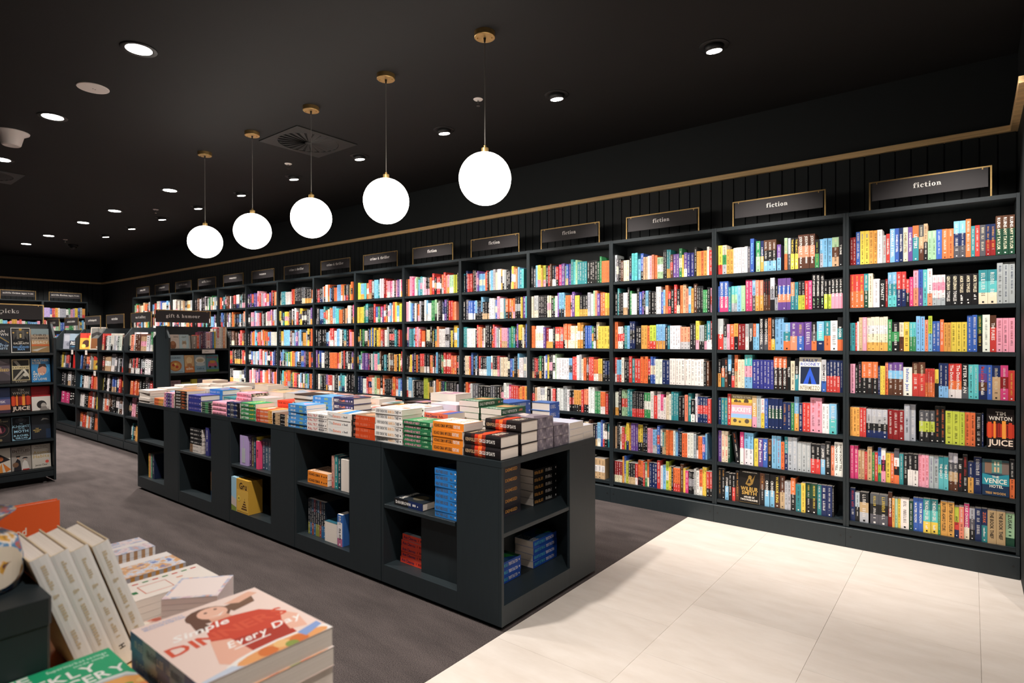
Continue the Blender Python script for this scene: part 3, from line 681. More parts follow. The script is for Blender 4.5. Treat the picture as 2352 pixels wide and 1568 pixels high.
BAY2=["yyr 40 226 1 k~;cgs 40 226 1 k~;h 32 190 2 x~;w 26 196 2 r~;w 26 196 2 k~;w 26 200 1 l:WOODSTOCK;z 28 196 1 w~;b 34 254 1 l:Belonto de Shadow;. 14 0 1;gm 40 230 1 w~;nh 28 230 1 w:A MALIFI CURSE;xkl 36 232 3 w~;. 8 0 1;vl 34 190 1 w~;. 30 0 1;mo 26 232 1 r~;sz 26 230 1 w~;ky 30 228 2 y:THE BEARCAT|w~;xqx 46 244 3 w:JODI PICOULT|w~;kg 34 200 1 j~;ls 30 200 1 w~;l 34 202 2 n~;mxe 54 204 1 c~;k 30 206 1 w:TYRONE",
"b 14 200 1 w~;bf 40 236 2 w:DREAM STATE|w:ERIC PUCHNER;t 26 190 1 w~;ams 26 196 2 w~;l 36 196 1 w~;m 36 196 1 w~;f 28 238 2 w~;lz 30 236 1 w~;qh 32 230 2 w~;kx 20 234 3 r~;wsk 36 240 1 k:ENDLING;ks 26 190 1 w~;vbqv 34 232 3 w:Atmosphere;qt 30 200 1 w~;t 28 200 1 n~;kj 26 206 2 w~;r 28 204 1 w~;f 28 204 1 w~;k 30 250 3 w:OUT OF DARKNESS|m~;kj 26 206 2 w~;kp 28 210 3 w:LOVE & VIRTUE|p~",
"sr 46 240 1 w:THE END;ks 28 190 1 w~;p 24 196 1 f:Death;or 34 196 1 w~;hk 32 200 1 k~;d 30 196 2 w~;sw 28 196 1 r~;zk 32 200 1 w:MEMORIAL;ol 26 196 1 w~;l 24 196 1 w~;kz 34 240 2 w:ROISIN O'DONNELL;o 24 240 1 k~;kky 28 240 1 w~;l 32 240 2 n~;lto 50 200 1 w~;vq 50 202 1 w~;vb 50 200 1 y~;v 54 202 1 w~;kzo 36 200 1 w~;lan 50 204 1 w~;to 44 206 1 w~;w 48 208 1 z~;kto 36 230 1 w:ROGER",
"kh 26 210 1 w~;kot 30 220 1 w:NORTON;kx 28 226 1 o~;lk 30 250 1 w:BOBLETS;kr 28 180 1 w:AND GAMES;oe 30 250 1 c~;c 28 216 2 r~;apl 32 252 2 w~;i 34 216 1 w~;i 28 216 5 w~;okk 34 242 3 w:THE ISRAEL|w:MATT ROGERS;k 30 236 1 w:YELLOW;c 32 212 1 k~;kt 28 230 1 w:COVER GIRL;@ 172 238 1 rooney;swb 34 226 1 k:INTERMEZZO;nr 24 224 4 w~;n 20 224 1 w~",
"n 26 206 1 w~;t 24 206 2 y~;r 28 240 1 w~;@ 168 236 1 buckeye;ehp 34 236 1 w:BUCKEYE;s 32 236 1 z~;wy 26 220 1 r~;b 26 220 1 w~;nGn 26 224 4 w:SARA BANE;n 30 200 2 h~;g 22 200 1 w~;lh 32 246 1 w~;n 26 200 1 w~;r 26 206 2 w~;p 40 246 2 r~;w 24 206 2 z~;la 48 210 1 w~;. 40 0 1",
"v 30 240 1 y~;c 28 240 2 r:TOO SOON|r~;G 20 210 1 w~;. 46 0 1;k 40 240 1 o~;fw 32 246 1 w:MAYA'S DANCE;lw 40 244 2 n~;. 6 0 1;y 34 206 1 k~;v 38 208 1 w:Pulling Smoke;b 38 210 1 w:Pulling Smoke;xk 34 206 1 h~;l 36 240 2 r~;o 28 200 1 k~;tn 26 240 1 w~;s 36 240 2 w~;s 34 210 3 w~;kr 36 206 2 w~;zl 34 210 1 w:JASPER JONES;k 40 232 1 w~;q 26 206 1 w~;w 30 236 2 k:SHOW DON'T TELL",
"k 28 236 2 h~;kl 30 210 1 w:STORM TIDE;k 26 206 1 w~;kr 26 206 1 w~;kx 30 230 1 h~;@ 166 244 1 wilbur;xk 36 240 1 h~;kl 36 240 2 w:CROSSFIRE;kx 40 240 1 y:WARRIOR KING;xe 36 240 1 w~;s 22 206 2 k~;ok 34 236 1 w~;t 40 196 1 k~;y 30 210 1 k~;Gk 40 214 2 y~;t 30 212 1 w~;n 36 214 2 w~;k 10 212 1 w~;. 60 0 1"]
STR={3:["szkxcckaaalbeewpqommkkttxvvgyviikhhohwr","ktkkwwkgwwkbvklkkkwwblorkrkoeqlhxkkkggkp","owwktlnnkkhhojjllllktwwwwqqqkkyssGtd","rllwkkrtrrooorbbwwnnwwwwwwwwwwwkx","wwkmmttkkkkkkggwrwfwcwtttkkqtkwnnnnr","ekkwrjyhvvvyykkpppllbwteooowlnkoowwskoobl","ddddhbjkkkrooorgonnnrwljykoooxyfkkkswoyyrr"],
4:["kzlyyhjkrxknrfvvmbvtamttttkkkkGgooooo","csskkkkkcckgwvlltoopvyykkkswmqvooyy","oocwwwvdwwwkrrorqoooccchhkbbbgkcyyyy","kkdrkgkwbykkwmwwwwwllrrwscoxrrrooyyknn","kewwsswkwrkwwsswkkhhhrqqwwwgggoork","kbblbtkknnrkttwllvkbbkccxkknlbwkt",""],
5:["tknrrrrxkpvlllorkwllscwwhwskknyoqlta","kzzbbblkklkkkwwsbpwwtoohokkkyva","ttwwwwkrqoxwkkkorpswhpppvtgtkvyycxb","kccrbklkrkkklllwkkkrsccckblkklwwsw","korwzzkkkkkzzkkxkwwfrrrohoh","",""],
6:["xoppfwmgltwpkkkorkrrkorqpmmjjk","ppwlbkwkoskkwlwwggmwkkknvkrroq","kptttlrpwrookcckyktqwwwsskykyyll","kxyvkokrrkkkoqkrlkzgrrrorokw","wlllwkkkkkjjjykkwkohkngkkkkkksk","",""],
7:["jyllaoorrxslltwwdrppfwxpvwfk","yyygttkkkkrbggfvrkxwlwoyljk","kjkgwwkbybykyhrdwwskkktkr","kagvvvfkwtppaxkttkcxxkhhkyxr","nnnwwrqqwmookokkkkxorlbn","",""],
8:["kddkksowwolnkkoqlllohkzzkho","kzlltoceollaaooxeowwkff","kzkkklwrrwllwktkrpq","vybbwwkkkoooorrhwkrkwkkkvxk","kkwtkkkvprrswkkwltaawkkkkw","",""],
9:["ktttwwwwrokkkkkzzkkkkkoo","yktyyhkkwkwrkyykkkzsvn","kyhllllvxslvslkhhsykoo","kblkgljgyohvlbwkbbvkkoon","ktaohroogkyrrkwlkwnglkon","",""],
10:["vkvroivvprxsppfoobvrkoe","kkxppvlwplrkskwpppvpvwlsp","kxvholaprqwpohrolbwwwww","kkbslswlprwqlpkkrwbnkk","kprwpovpvrfwqorpxvpoop","",""],
11:["orktkxxkwkrrrwwwstkk","kblkkxvskohkkklksow","prwwwwkkxxkxkprxkx","wrbboorrkxkkkkkroa","kxkknkkwwwwskkn","",""],
12:["kkxxskksksgwgwsnk","kkoprbgkkakkllvk","kwbkkrtwkkxolwkr","","","",""],13:["wwwxwwkcekkccsk","wpkrlkwwgkohkrt","","","","",""],
14:["llrowwpbwwwllwk","rwwpkbgolkwhkr","","","","",""],15:["mgoxeceooksx","wkrpolkwhgk","","","","",""]}
SHN=['top','second','third','fourth','fifth','sixth','bottom']
ANYC='kkkkwwwsrrobnntlyhpfvgmcexjqdzu'
# printed covers, in 0..1 cover space
ART={}
ART['juice']=dict(sp='k',base='1a0f0e',ops=[('r',0,.28,1,.62,'b8301d'),('r',.04,.24,.18,.66,'d84a22'),('r',.25,.22,.33,.68,'f08a30'),('r',.42,.3,.5,.64,'8e1d17'),('r',.56,.22,.7,.7,'f29a3c'),('r',.8,.26,.92,.66,'c53a20'),('r',.36,.2,.4,.66,'501010'),('r',.73,.3,.77,.6,'5a120f'),('r',0,0,1,.25,'140c0c'),('t','TIM',.3,.84,.42,.09,'d8d0c4'),('t','WINTON',.08,.71,.84,.1,'d8d0c4','f'),('t','JUICE',.05,.07,.9,.15,'f2dcc8','f')])
ART['venice']=dict(sp='n',base='1d3350',ops=[('r',0,.6,1,1,'3c5a62'),('r',.1,.62,.36,.92,'8a6b58'),('r',.36,.64,.74,1,'5f8f86'),('r',.74,.62,1,.94,'7a6a62'),('r',.45,.66,.52,.8,'d8b890'),('r',.57,.66,.64,.8,'d8b890'),('r',.45,.85,.52,.95,'e0d0b0'),('r',.57,.85,.64,.95,'e0d0b0'),('p',[(0,.3),(1,.3),(1,.62),(.5,.55),(0,.6)],'2f8fa0'),('t','THE',.35,.5,.3,.06,'f0ead8'),('t','VENICE',.08,.35,.84,.13,'f0ead8','f'),('t','HOTEL',.28,.23,.5,.08,'f0ead8','f'),('t','TESS WOODS',.12,.05,.76,.06,'e0a858','f')])
ART['rooney']=dict(sp='w',base='efe7d6',ops=[('r',.07,.2,.93,.72,'16233f'),('p',[(.2,.2),(.5,.7),(.8,.2)],'2a56c8'),('p',[(.42,.2),(.5,.46),(.58,.2)],'0f1a34'),('t','SALLY',.16,.86,.68,.09,'2548a8','f'),('t','ROONEY',.07,.75,.86,.09,'2548a8','f'),('t','INTERMEZZO',.06,.03,.88,.12,'8a7a5c','f')])
ART['buckeye']=dict(sp='e',base='8a7a58',ops=[('r',0,.72,1,.86,'e0b448'),('c',.22,.78,.1,'4a3a26'),('c',.4,.77,.08,'5a4a2a'),('c',.72,.79,.12,'4a3a26'),('r',0,.66,1,.75,'c08a40'),('r',0,.36,1,.66,'d7a0b4'),('r',0,.24,1,.38,'8fb3d8'),('r',0,0,1,.25,'c8a850'),('c',.2,.16,.09,'54483a'),('c',.44,.13,.06,'5f4c34'),('c',.78,.16,.11,'54483a'),('t','PATRICK RYAN',.08,.88,.84,.07,'f1e6cf','f'),('t','BUCKEYE',.06,.45,.88,.14,'f6efe2','f')])
ART['wilbur']=dict(sp='k',base='1a1613',ops=[('r',.04,.02,.96,.025,'a8884c'),('p',[(.3,.58),(.5,.86),(.62,.72),(.78,.9),(.66,.6),(.5,.52)],'8a6a30'),('p',[(.38,.6),(.5,.78),(.56,.62)],'2a2016'),('c',.52,.8,.09,'b08a44'),('t','A WORLD BESTSELLING AUTHOR',.14,.93,.72,.03,'d8cfc0'),('t','WILBUR',.08,.38,.84,.12,'c0984c','f'),('t','SMITH',.14,.26,.72,.11,'c0984c','f'),('t','HOUSE OF',.26,.16,.5,.055,'eee6da','f'),('t','TWO PHARAOHS',.08,.08,.84,.055,'eee6da','f')])
def parse(row):
    out=[]
    for tok in row.split(';'):
        a=tok.split(' ',4); out.append((a[0],float(a[1])/1000,float(a[2])/1000,int(a[3]),a[4] if len(a)>4 else None))
    return out
def faced(name, key, w, h, x, y, z, label, group, t=.03, lean=.10, face='-y', hard=False, ang=math.pi/2):
    a=ART[key]; bk=Book(t,w,h,[a['sp']] if isinstance(a['sp'],str) else a['sp'],a['base'],hard=hard,art=a['ops'])
    z+=t*math.sin(lean)+.0003
    if face=='-y': m=Matrix.Translation((x,y,z))@Matrix.Rotation(-lean,4,'X')@frame((0,t,0),(0,-1,0),(1,0,0))
    else: m=Matrix.Translation((x,y,z))@Matrix.Rotation(ang,4,'Z')@Matrix.Rotation(-lean,4,'X')@frame((0,t,0),(0,-1,0),(1,0,0))
    return book_obj(name,bk,m,label,group)
FLAB={'juice':'face-out black novel with glowing red bars, fifth shelf of the rightmost bookcase','venice':'face-out teal and navy novel with a waterside house, sixth shelf of rightmost bookcase',
 'rooney':'face-out cream novel with a dark blue picture, second bookcase from the right','buckeye':'face-out pastel landscape novel with trees, second bookcase from the right','wilbur':'face-out black and gold novel on the bottom shelf, second bookcase from the right'}
REST=MB()       # spines past the three hundred largest, one object
def rest_book(mb, T, w,d,h,cols,detail=True,text=None,ticks=''):
    bk=Book(w,d,h,cols); n=len(cols); c=bk.cols
    for k in range(n):
        mb.face([T(0,0,h*(n-1-k)/n),T(w,0,h*(n-1-k)/n),T(w,0,h*(n-k)/n),T(0,0,h*(n-k)/n)],c[k])
    mb.face([T(0,d,0),T(0,0,0),T(0,0,h),T(0,d,h)],c[0]); mb.face([T(w,0,0),T(w,d,0),T(w,d,h),T(w,0,h)],c[0])
    mb.face([T(0,0,h),T(w,0,h),T(w,d,h),T(0,d,h)],(.78,.72,.66)); mb.face([T(0,0,0),T(0,d,0),T(w,d,0),T(w,0,0)],(.78,.72,.66)); mb.face([T(0,d,0),T(0,d,h),T(w,d,h),T(w,d,0)],c[0])
    bk.text=text; bk.ticks=ticks; bk.letter_mb(mb,T,detail)
def tok_books(tok,usable):
    L=parse(tok); tot=sum(w*n for _,w,_,n,_ in L); gaps=.0006*sum(n for *_,n,_ in L)
    k=(usable-gaps)/tot; out=[]; x=0
    for c,w,h,n,t in L:
        for i in range(n):
            ww=w*k
            if c=='@': ww=min(w,ww)
            out.append((c,x,ww,h,t)); x+=w*k+.0006
    return out
n_single=0; SINGLES=300
GRP='paperbacks on the wall bookcases'
for bay in (1,2):
    x0=XR-.9*bay+PT+.004; rows=BAY1 if bay==1 else BAY2
    where='rightmost bookcase' if bay==1 else 'second bookcase from right'
    for r_,tok in enumerate(rows):
        bs=tok_books(tok,.9-2*PT-.008)
        cnt=[b for b in bs if b[0] not in '.@']; i=0; prev=None; v=None
        for c,x,w,h,t in bs:
            if c=='.': continue
            z=SH[r_]+.0004
            if c=='@':
                faced('faced_book',t,w-.004,h,x0+x+.002,.012,z,FLAB[t],'face-out novels'); continue
            h=min(h,.252)
            same=prev==(c,w,h,t)
            if not same: v=[jit(C(q)) for q in c]; prev=(c,w,h,t)
            y=.020+R.uniform(0,.014)
            single = bay==1 or (n_single<SINGLES and r_>=5) 
            if single:
                txt,tk=None,None
                if t and '~' in t and ':' not in t: tk=t[0]
                elif t:
                    txt=t
                else: tk=''
                bk=Book(w-.0004,R.choice((.13,.135)),h,v,text=txt,ticks=tk)
                cn=[CNAME[q] for q in c]; cn=[q for k2,q in enumerate(cn) if q not in cn[:k2]][:2]
                lab=f"{' and '.join(cn)} spine, {ordn(i,len(cnt))}, {SHN[r_]} shelf, {where}"
                tilt=Matrix.Rotation(-.13,4,'Y') if (bay==2 and r_==5 and c=='k' and t=='o~') else Matrix()
                book_obj('paperback',bk,Matrix.Translation((x0+x,y,z))@tilt,lab,GRP)
                n_single+=1
            else:
                bk=Book(w-.0004,.13,h,v)
                T=(lambda ox,oy,oz:(lambda a,b,c2:(ox+a,oy+b,oz+c2)))(x0+x,y,z)
                rest_book(REST,T,w-.0004,.13,h,v,True,t if t and ':' in t else None,t[0] if t and ':' not in t else '')
            i+=1
def string_row(mb, st, T0, usable, hmax=.236, lean=0, detail=True):
    n=len(st); ws=[]; prev=None
    for ch in st:
        if ch!=prev: w=R.uniform(.75,1.35); h=R.choice((.18,.192,.198,.198,.205,.212,.226,.234)); v=jit(C(ch),.14)
        two=C(R.choice('kkwwwcsnrhpe'))
        if ch!=prev: cols=[v] if R.random()<.55 else ([v,v,jit(two)] if R.random()<.6 else [v,jit(two),v])
        ws.append((w,min(h,hmax),cols)); prev=ch
    k=usable/sum(w for w,_,_ in ws); x=0
    for w,h,cols in ws:
        ww=w*k; y=.020+R.uniform(0,.016)
        T=(lambda a,b,c,x=x,y=y: T0(x+a,y+b,c))
        rest_book(mb,T,ww-.0005,.13,h,cols,detail); x+=ww
for bay in range(3,16):
    x0=XR-.9*bay+PT+.004
    for r_ in range(7):
        st=STR[bay][r_]
        if not st:
            nn=R.randint(27,34) if bay<8 else R.randint(18,24); st=''
            while len(st)<nn: st+=R.choice(ANYC)*R.choice((1,1,2,3))
        us=.9-2*PT-.008; off=0
        if R.random()<.3: us-=R.uniform(.01,.08)
        string_row(REST,st,(lambda a,b,c,x0=x0,z=SH[r_]+.0004:(x0+a,b,z+c)),us,detail=bay<7)
tag(REST.build('shelf_books',M['cover']),'rows of paperback spines filling the rest of the long wall of bookcases','books',kind='stuff')
FAR=MB()
for k in range(3):
    y0=-.085-.81*(k+1)
    for r_ in range(4):
        st=''
        while len(st)<20: st+=R.choice('wwcmlppyohtrbugs')*R.choice((1,1,2))
        string_row(FAR,st,(lambda a,b,c,y0=y0,z=SH[r_]+.0004:(-15.62-b,y0+PT+.004+a,z+c)),.81-2*PT-.03,detail=False)
tag(FAR.build('far_books',M['cover']),'rows of pale children\'s books on the far wall bookcases','books',kind='stuff')
GON=MB()
GROW=[["cqwxxeewsgwb","xkrkrkskwwkks","korookkwzrlr","kppxrwrowsks","wtkhhxwww"],["rkwswswswxk","xeeesswzskskw","ykkwkxbbkwrkkrx","wqwqxxkkwsxwsk",""],
["","lbkxkoorw","lkwwwskrooqlw","wwwkkorwokyxx","orowoskooxr"],["","kkyksrrrk","kzkwkkw","ffkkk",""],["rrwwtkb","kkwsrk","rkkw","","" ]]
for k in range(5):
    x0=GX-GW*(k+1)+.022
    for r_,st in enumerate(GROW[k]):
        if not st: continue
        u=(GW-.044)*(1 if len(st)>10 else .92); o=.0 if len(st)>10 else .06
        if k==0 and r_==4: u*=.6
        if k in (2,3) and r_==1: u*=.60; o=0
        string_row(GON,st,(lambda a,b,c,x0=x0+o,z=GSH[r_]+.0004,s=(.10 if r_==0 else .0):(x0+a,GY+.02+b+s*0+c*.06,z+c)),u-.01 if o==0 else u-.05,hmax=.24,detail=False)
tag(GON.build('gondola_books',M['cover']),'rows of upright books on the gondola shelves across the aisle','books',kind='stuff')

# ------------------------------------------------------------------ stacks on the display table
def blotch(name, cols, scale):
    m,N,L,B=new_mat(name); tc=N.new('ShaderNodeTexCoord'); nz=N.new('ShaderNodeTexNoise'); nz.inputs['Scale'].default_value=scale; nz.inputs['Detail'].default_value=3
    L.new(tc.outputs['Object'],nz.inputs['Vector']); rp=N.new('ShaderNodeValToRGB'); rp.color_ramp.interpolation='EASE'
    e=rp.color_ramp.elements; n=len(cols)
    while len(e)<n: e.new(.5)
    for i,c in enumerate(cols): e[i].position=.3+.4*i/(n-1); e[i].color=(*lin(c),1)
    L.new(nz.outputs['Fac'],rp.inputs[0]); L.new(rp.outputs[0],B.inputs['Base Color']); B.inputs['Roughness'].default_value=.6
    return m
M['smoke']=blotch('smoky_sprayed_edges',['4c444d','7d7480','c9bdb9'],22)
M['floral']=blotch('floral_sprayed_edges',['5a1a20','d8c9b0','2d4a34','8c2a30'],45)
M['lilac']=plain('lilac_paper',lin('d3cad6'),.8)
POS=lambda i,n: 'top of pile' if i==n-1 else ('pile bottom' if i==0 else {2:'second down',3:'third down',4:'fourth down',5:'fifth down',6:'sixth down',7:'seventh down'}[n-i])
def stack(x0,y0,z0,orient,L,D,n,t,spine,phrase,place,text=None,cover=None,hard=False,art=None,page='paper',ticks='',rnd=0,group='stacked books on the display table',jitter=.003,key=None,lean=0,under=0):
    cover=cover or (spine[0] if isinstance(spine,str) else spine[0])
    bk=Book(t-.0004,D,L,spine,cover,hard=hard,text=text,ticks=None if text else ticks,art=art,page=page,roundness=rnd)
    key=key or ('stk',x0,y0,z0)
    out=[]
    for i in range(n):
        dx,dy,a=R.uniform(-jitter,jitter),R.uniform(0,jitter),R.uniform(-jitter,jitter)*3
        z=z0+.0004+i*t
        if orient=='s': m=frame((x0+L,y0,z),(0,0,1),(0,1,0))
        elif orient=='e': m=frame((x0+D,y0+L,z),(0,0,1),(-1,0,0))
        else: m=frame((x0,y0+D,z),(0,0,1),(0,-1,0))
        c=Matrix.Translation((x0+L/2,y0+D/2,0)) if orient!='e' else Matrix.Translation((x0+D/2,y0+L/2,0))
        m=Matrix.Translation((dx*.6+lean*i,dy,0))@c@Matrix.Rotation(a,4,'Z')@c.inverted()@m
        out.append(book_obj('niche_book' if group.endswith('openings') else 'stacked_book',bk,m,f'{phrase}, {POS(i+under,n+under)}, {place}' if n>1 else f'{phrase}, {place}',group,key))
    return out
TW=lambda a,b,c,s: [('t',a,.1,.62,.8,.11,c,'f'),('t',b,.1,.46,.8,.09,s,'f')]
KEN=['1a1517','1a1517','3a1816','c8341a','ea6a2c','8e2a18','1a1517','1a1517','1a1517','1a1517']
KART=[('r',0,.42,1,.62,'8e2416'),('r',0,.48,1,.57,'e4622a'),('p',[(0,.52),(.4,.66),(1,.6),(1,.5),(.5,.44),(0,.46)],'c8401c'),('t','CIRCLE',.2,.28,.6,.08,'e9d6c2','f'),('t','OF DAYS',.2,.18,.6,.08,'e9d6c2','f'),('t','KEN FOLLETT',.1,.84,.8,.08,'d9b98c','f')]
EVT='z:EVERYONE IN THIS|h:BANK IS A|z:THIEF'
EVA=[('t','EVERYONE',.08,.7,.84,.1,'8a8078','f'),('t','IN THIS BANK',.08,.56,.84,.1,'c9a24a','f'),('t','IS A THIEF',.08,.42,.84,.1,'8a8078','f'),('c',.5,.2,.16,'d98a6a'),('r',.1,.3,.9,.32,'b8433a')]
FRONT=[
 (-6.28,'p',.25,.155,5,.024,'w','white paperback with its pages facing out',dict(jitter=.010,cover='efe6df')),
 (-5.93,'s',.20,.14,2,.031,'oh','small orange paperback',dict(jitter=.008)),
 (-5.70,'s',.20,.14,4,.031,'pvnvp','pink and violet striped paperback',{}),
 (-5.475,'s',.235,.155,6,.026,'kkxk','black and brown paperback',dict(text='w:ELEPHANT|o~',cover='c08a5a')),
 (-5.212,'s',.228,.16,3,.0445,'i','indigo hardback',dict(hard=True,ticks='u',art=[('r',.1,.2,.9,.8,'5a5aa8'),('t','DEAR DIARY',.15,.55,.7,.1,'d8d0e8')])),
 (-4.96,'s',.165,.13,5,.0175,'Ggk','slim dark green paperback',dict(ticks='w')),
 (-4.785,'s',.228,.16,3,.0345,'p','pale pink hardback',dict(hard=True,ticks='d',rnd=.005,page='floral')),
 (-4.54,'s',.205,.15,3,.0385,'nznk','navy floral paperback',dict(ticks='w',art=[('c',.3,.3,.2,'5a4a66'),('c',.7,.65,.25,'7a5a60'),('c',.4,.75,.18,'c9a6a0')])),
 (-4.325,'s',.215,.15,4,.031,'g','bright green paperback',dict(text='w:LET THEM|y~',cover='2fa060',art=[('t','LET THEM',.08,.6,.84,.16,'e8d84a','f'),('t','THEORY',.08,.42,.84,.12,'f4f0e0','f')])),
 (-4.10,'s',.215,.15,3,.031,'rooh','orange fading paperback',dict(ticks='w',cover='f2a060',art=[('p',[(0,.2),(1,.5),(1,.8),(0,.4)],'e0542a'),('c',.6,.75,.2,'f4e6d8')])),
 (-3.875,'s',.185,.13,3,.0265,'keekke','black and tan paperback',dict(ticks='e',cover='6a5648')),
 (-3.68,'s',.222,.15,6,.0262,['4a92d2'],'sky blue paperback',dict(text='w:BRI LEE|j:SEED',cover='5a9fd8',jitter=.006,art=[('c',.5,.45,.3,'7ab8e2'),('r',.1,.1,.9,.2,'3a72b0'),('p',[(.2,.3),(.5,.7),(.8,.35)],'c8a0c0')])),
 (-3.452,'s',.222,.15,4,.0285,['efe8e2','efe8e2','efe8e2','c9c2be','efe8e2'],'white paperback with red lettering',dict(text='r:FULL TILT|z~',cover='f1e9e4',art=TW('FULL','TILT','d8452e','d8452e')+[('r',.2,.1,.8,.3,'e9b8a8')])),
 (-3.222,'s',.236,.155,3,.0458,'w','thick white paperback with pale title',dict(text='s:The|q:Elements|z~',cover='efe8e2',art=[('p',[(0,.1),(1,.35),(1,.6),(0,.4)],'3a82b8'),('p',[(0,.45),(1,.65),(1,.75),(0,.6)],'e08a4a')])),
 (-2.975,'s',.22,.15,4,.0345,['26201f','d2491f','d2491f','d2491f','d2491f','d2491f'],'rust orange paperback with black end',dict(ticks='q',cover='7a6a5a',art=[('r',.1,.1,.9,.9,'8a6e58'),('c',.5,.5,.3,'b88a6a')])),
 (-2.752,'s',.234,.155,6,.0328,'w','white paperback with grey and gold lettering',dict(text=EVT,cover='f4eeea',art=EVA,jitter=.008)),
 (-2.508,'s',.222,.15,6,.0242,['2b7048'],'green paperback with pink lettering',dict(text='p:AVERAGE AT BEST|m~',cover='3f8a5a',jitter=.006,art=TW('AVERAGE','AT BEST','e8c8c0','e8c8c0'))),
 (-2.277,'s',.222,.155,4,.0395,['f58c2a'],'bright orange paperback with black lettering',dict(text='k:RICHARD OSMAN|x:IMPOSSIBLE|w:FORTUNE',cover='f7e9dd',jitter=.006,art=[('r',0,0,1,.03,'f58c2a'),('r',0,0,.02,1,'f58c2a'),('r',.97,0,1,1,'f58c2a'),('t','RICHARD',.1,.8,.8,.09,'e0782a','f'),('t','OSMAN',.1,.66,.8,.1,'e0782a','f'),('t','THE IMPOSSIBLE',.12,.3,.76,.07,'c0703a','f'),('t','FORTUNE',.12,.18,.76,.08,'c0703a','f')])),
 (-2.048,'s',.24,.152,2,.058,KEN,'thick black hardback with a red glow',dict(hard=True,rnd=.006,text='e:KEN FOLLETT|w:CIRCLE OF DAYS',cover='1a1517',art=KART,jitter=.006))]
def run_row(rows,y0,rowname):
    N=len(rows)
    for i,(x0,o,L,D,n,t,sp,ph,kw) in enumerate(rows):
        k=N-1-i
        pl=rowname+(', near end of table' if k==0 else (', far end of table' if i==0 else f', {ORD[k]} from near end'))
        stack(x0,y0,TZ,o,L,D,n,t,sp,ph,pl,**kw)
run_row(FRONT,-2.352,'front row')
GREY=[('r',0,0,1,1,'5a5058'),('p',[(0,.1),(.5,.35),(1,.2),(1,.6),(.4,.7),(0,.5)],'8d828a'),('p',[(.3,.5),(.8,.62),(1,.9),(.5,.85)],'c4b7b2')]
SAL=[('p',[(.2,.1),(.9,.2),(.8,.6),(.3,.5)],'c88a5a'),('p',[(.4,.2),(.7,.3),(.6,.5)],'e0b080'),('t','SALLY',.1,.86,.8,.09,'e8f0e0','f'),('t','HEPWORTH',.1,.74,.8,.09,'e8f0e0','f')]
ROW2=[
 (-6.27,'p',.24,.15,5,.026,'w','cream paperback with pages outward',dict(cover='e2cfc4')),
 (-5.97,'s',.20,.15,4,.028,'l','pale blue paperback',{}),
 (-5.70,'p',.22,.15,6,.026,'e','tan paperback with pages outward',dict(cover='b08a6a')),
 (-5.43,'p',.23,.15,5,.034,'w','white paperback with pages outward',dict(cover='e8dcd4')),
 (-5.165,'s',.225,.15,4,.043,['2f7fd0'],'strong blue hardback',dict(hard=True,ticks='w',cover='3a86d2',art=[('c',.5,.5,.25,'e0906a')])),
 (-4.92,'s',.19,.14,3,.040,'t','teal hardback',dict(hard=True,ticks='w')),
 (-4.705,'s',.222,.15,5,.0338,'p','pink hardback with floral page edges',dict(hard=True,page='floral',ticks='d',rnd=.005,art=[('r',.1,.1,.9,.9,'e8b8c4'),('c',.5,.6,.22,'b05a68')])),
 (-4.455,'p',.2,.15,4,.036,'p','white and rose paperback',dict(cover='e8c0c0')),
 (-4.085,'s',.20,.14,4,.036,['e2432a'],'red orange paperback',dict(ticks='k')),
 (-3.865,'p',.215,.15,6,.034,'x','dark brown hardback with cream pages',dict(hard=True,cover='3a2820')),
 (-3.625,'s',.222,.15,7,.029,['4a92d2'],'sky blue paperback with white lettering',dict(text='w:BRI LEE|j:SEED',cover='6aa8da')),
 (-3.385,'s',.215,.15,5,.042,['2a2c52'],'navy hardback with orange page edges',dict(hard=True,text='w:BEST|q~|u~',cover='33345e',rnd=.004,art=[('t','BEST',.12,.6,.76,.2,'d8d0d8','f'),('c',.5,.3,.16,'e08a5a')])),
 (-3.035,'s',.20,.14,4,.034,'kz','black paperback with photo cover',dict(text='w:Ellen Arden',cover='6a6664',art=[('r',.1,.5,.9,.9,'d8ccc0'),('c',.4,.3,.2,'2a2624')])),
 (-2.735,'s',.232,.15,6,.0326,'w','white paperback, second copy pile',dict(text=EVT,cover='f4eeea',art=EVA)),
 (-2.500,'s',.19,.14,5,.0345,['ee6a52'],'coral paperback',dict(text='n:Ann Cleeves|d~',cover='b8a8c8',art=[('r',0,.3,1,.62,'e86a50'),('r',0,0,1,.3,'4a5a9a'),('r',0,.7,1,1,'c8c8e0')])),
 (-2.040,'s',.24,.152,3,.058,KEN,'thick black hardback with a red band',dict(hard=True,rnd=.006,text='e:KEN FOLLETT|w:CIRCLE OF DAYS',cover='1a1517',art=KART))]
run_row(ROW2,-2.195,'second row')
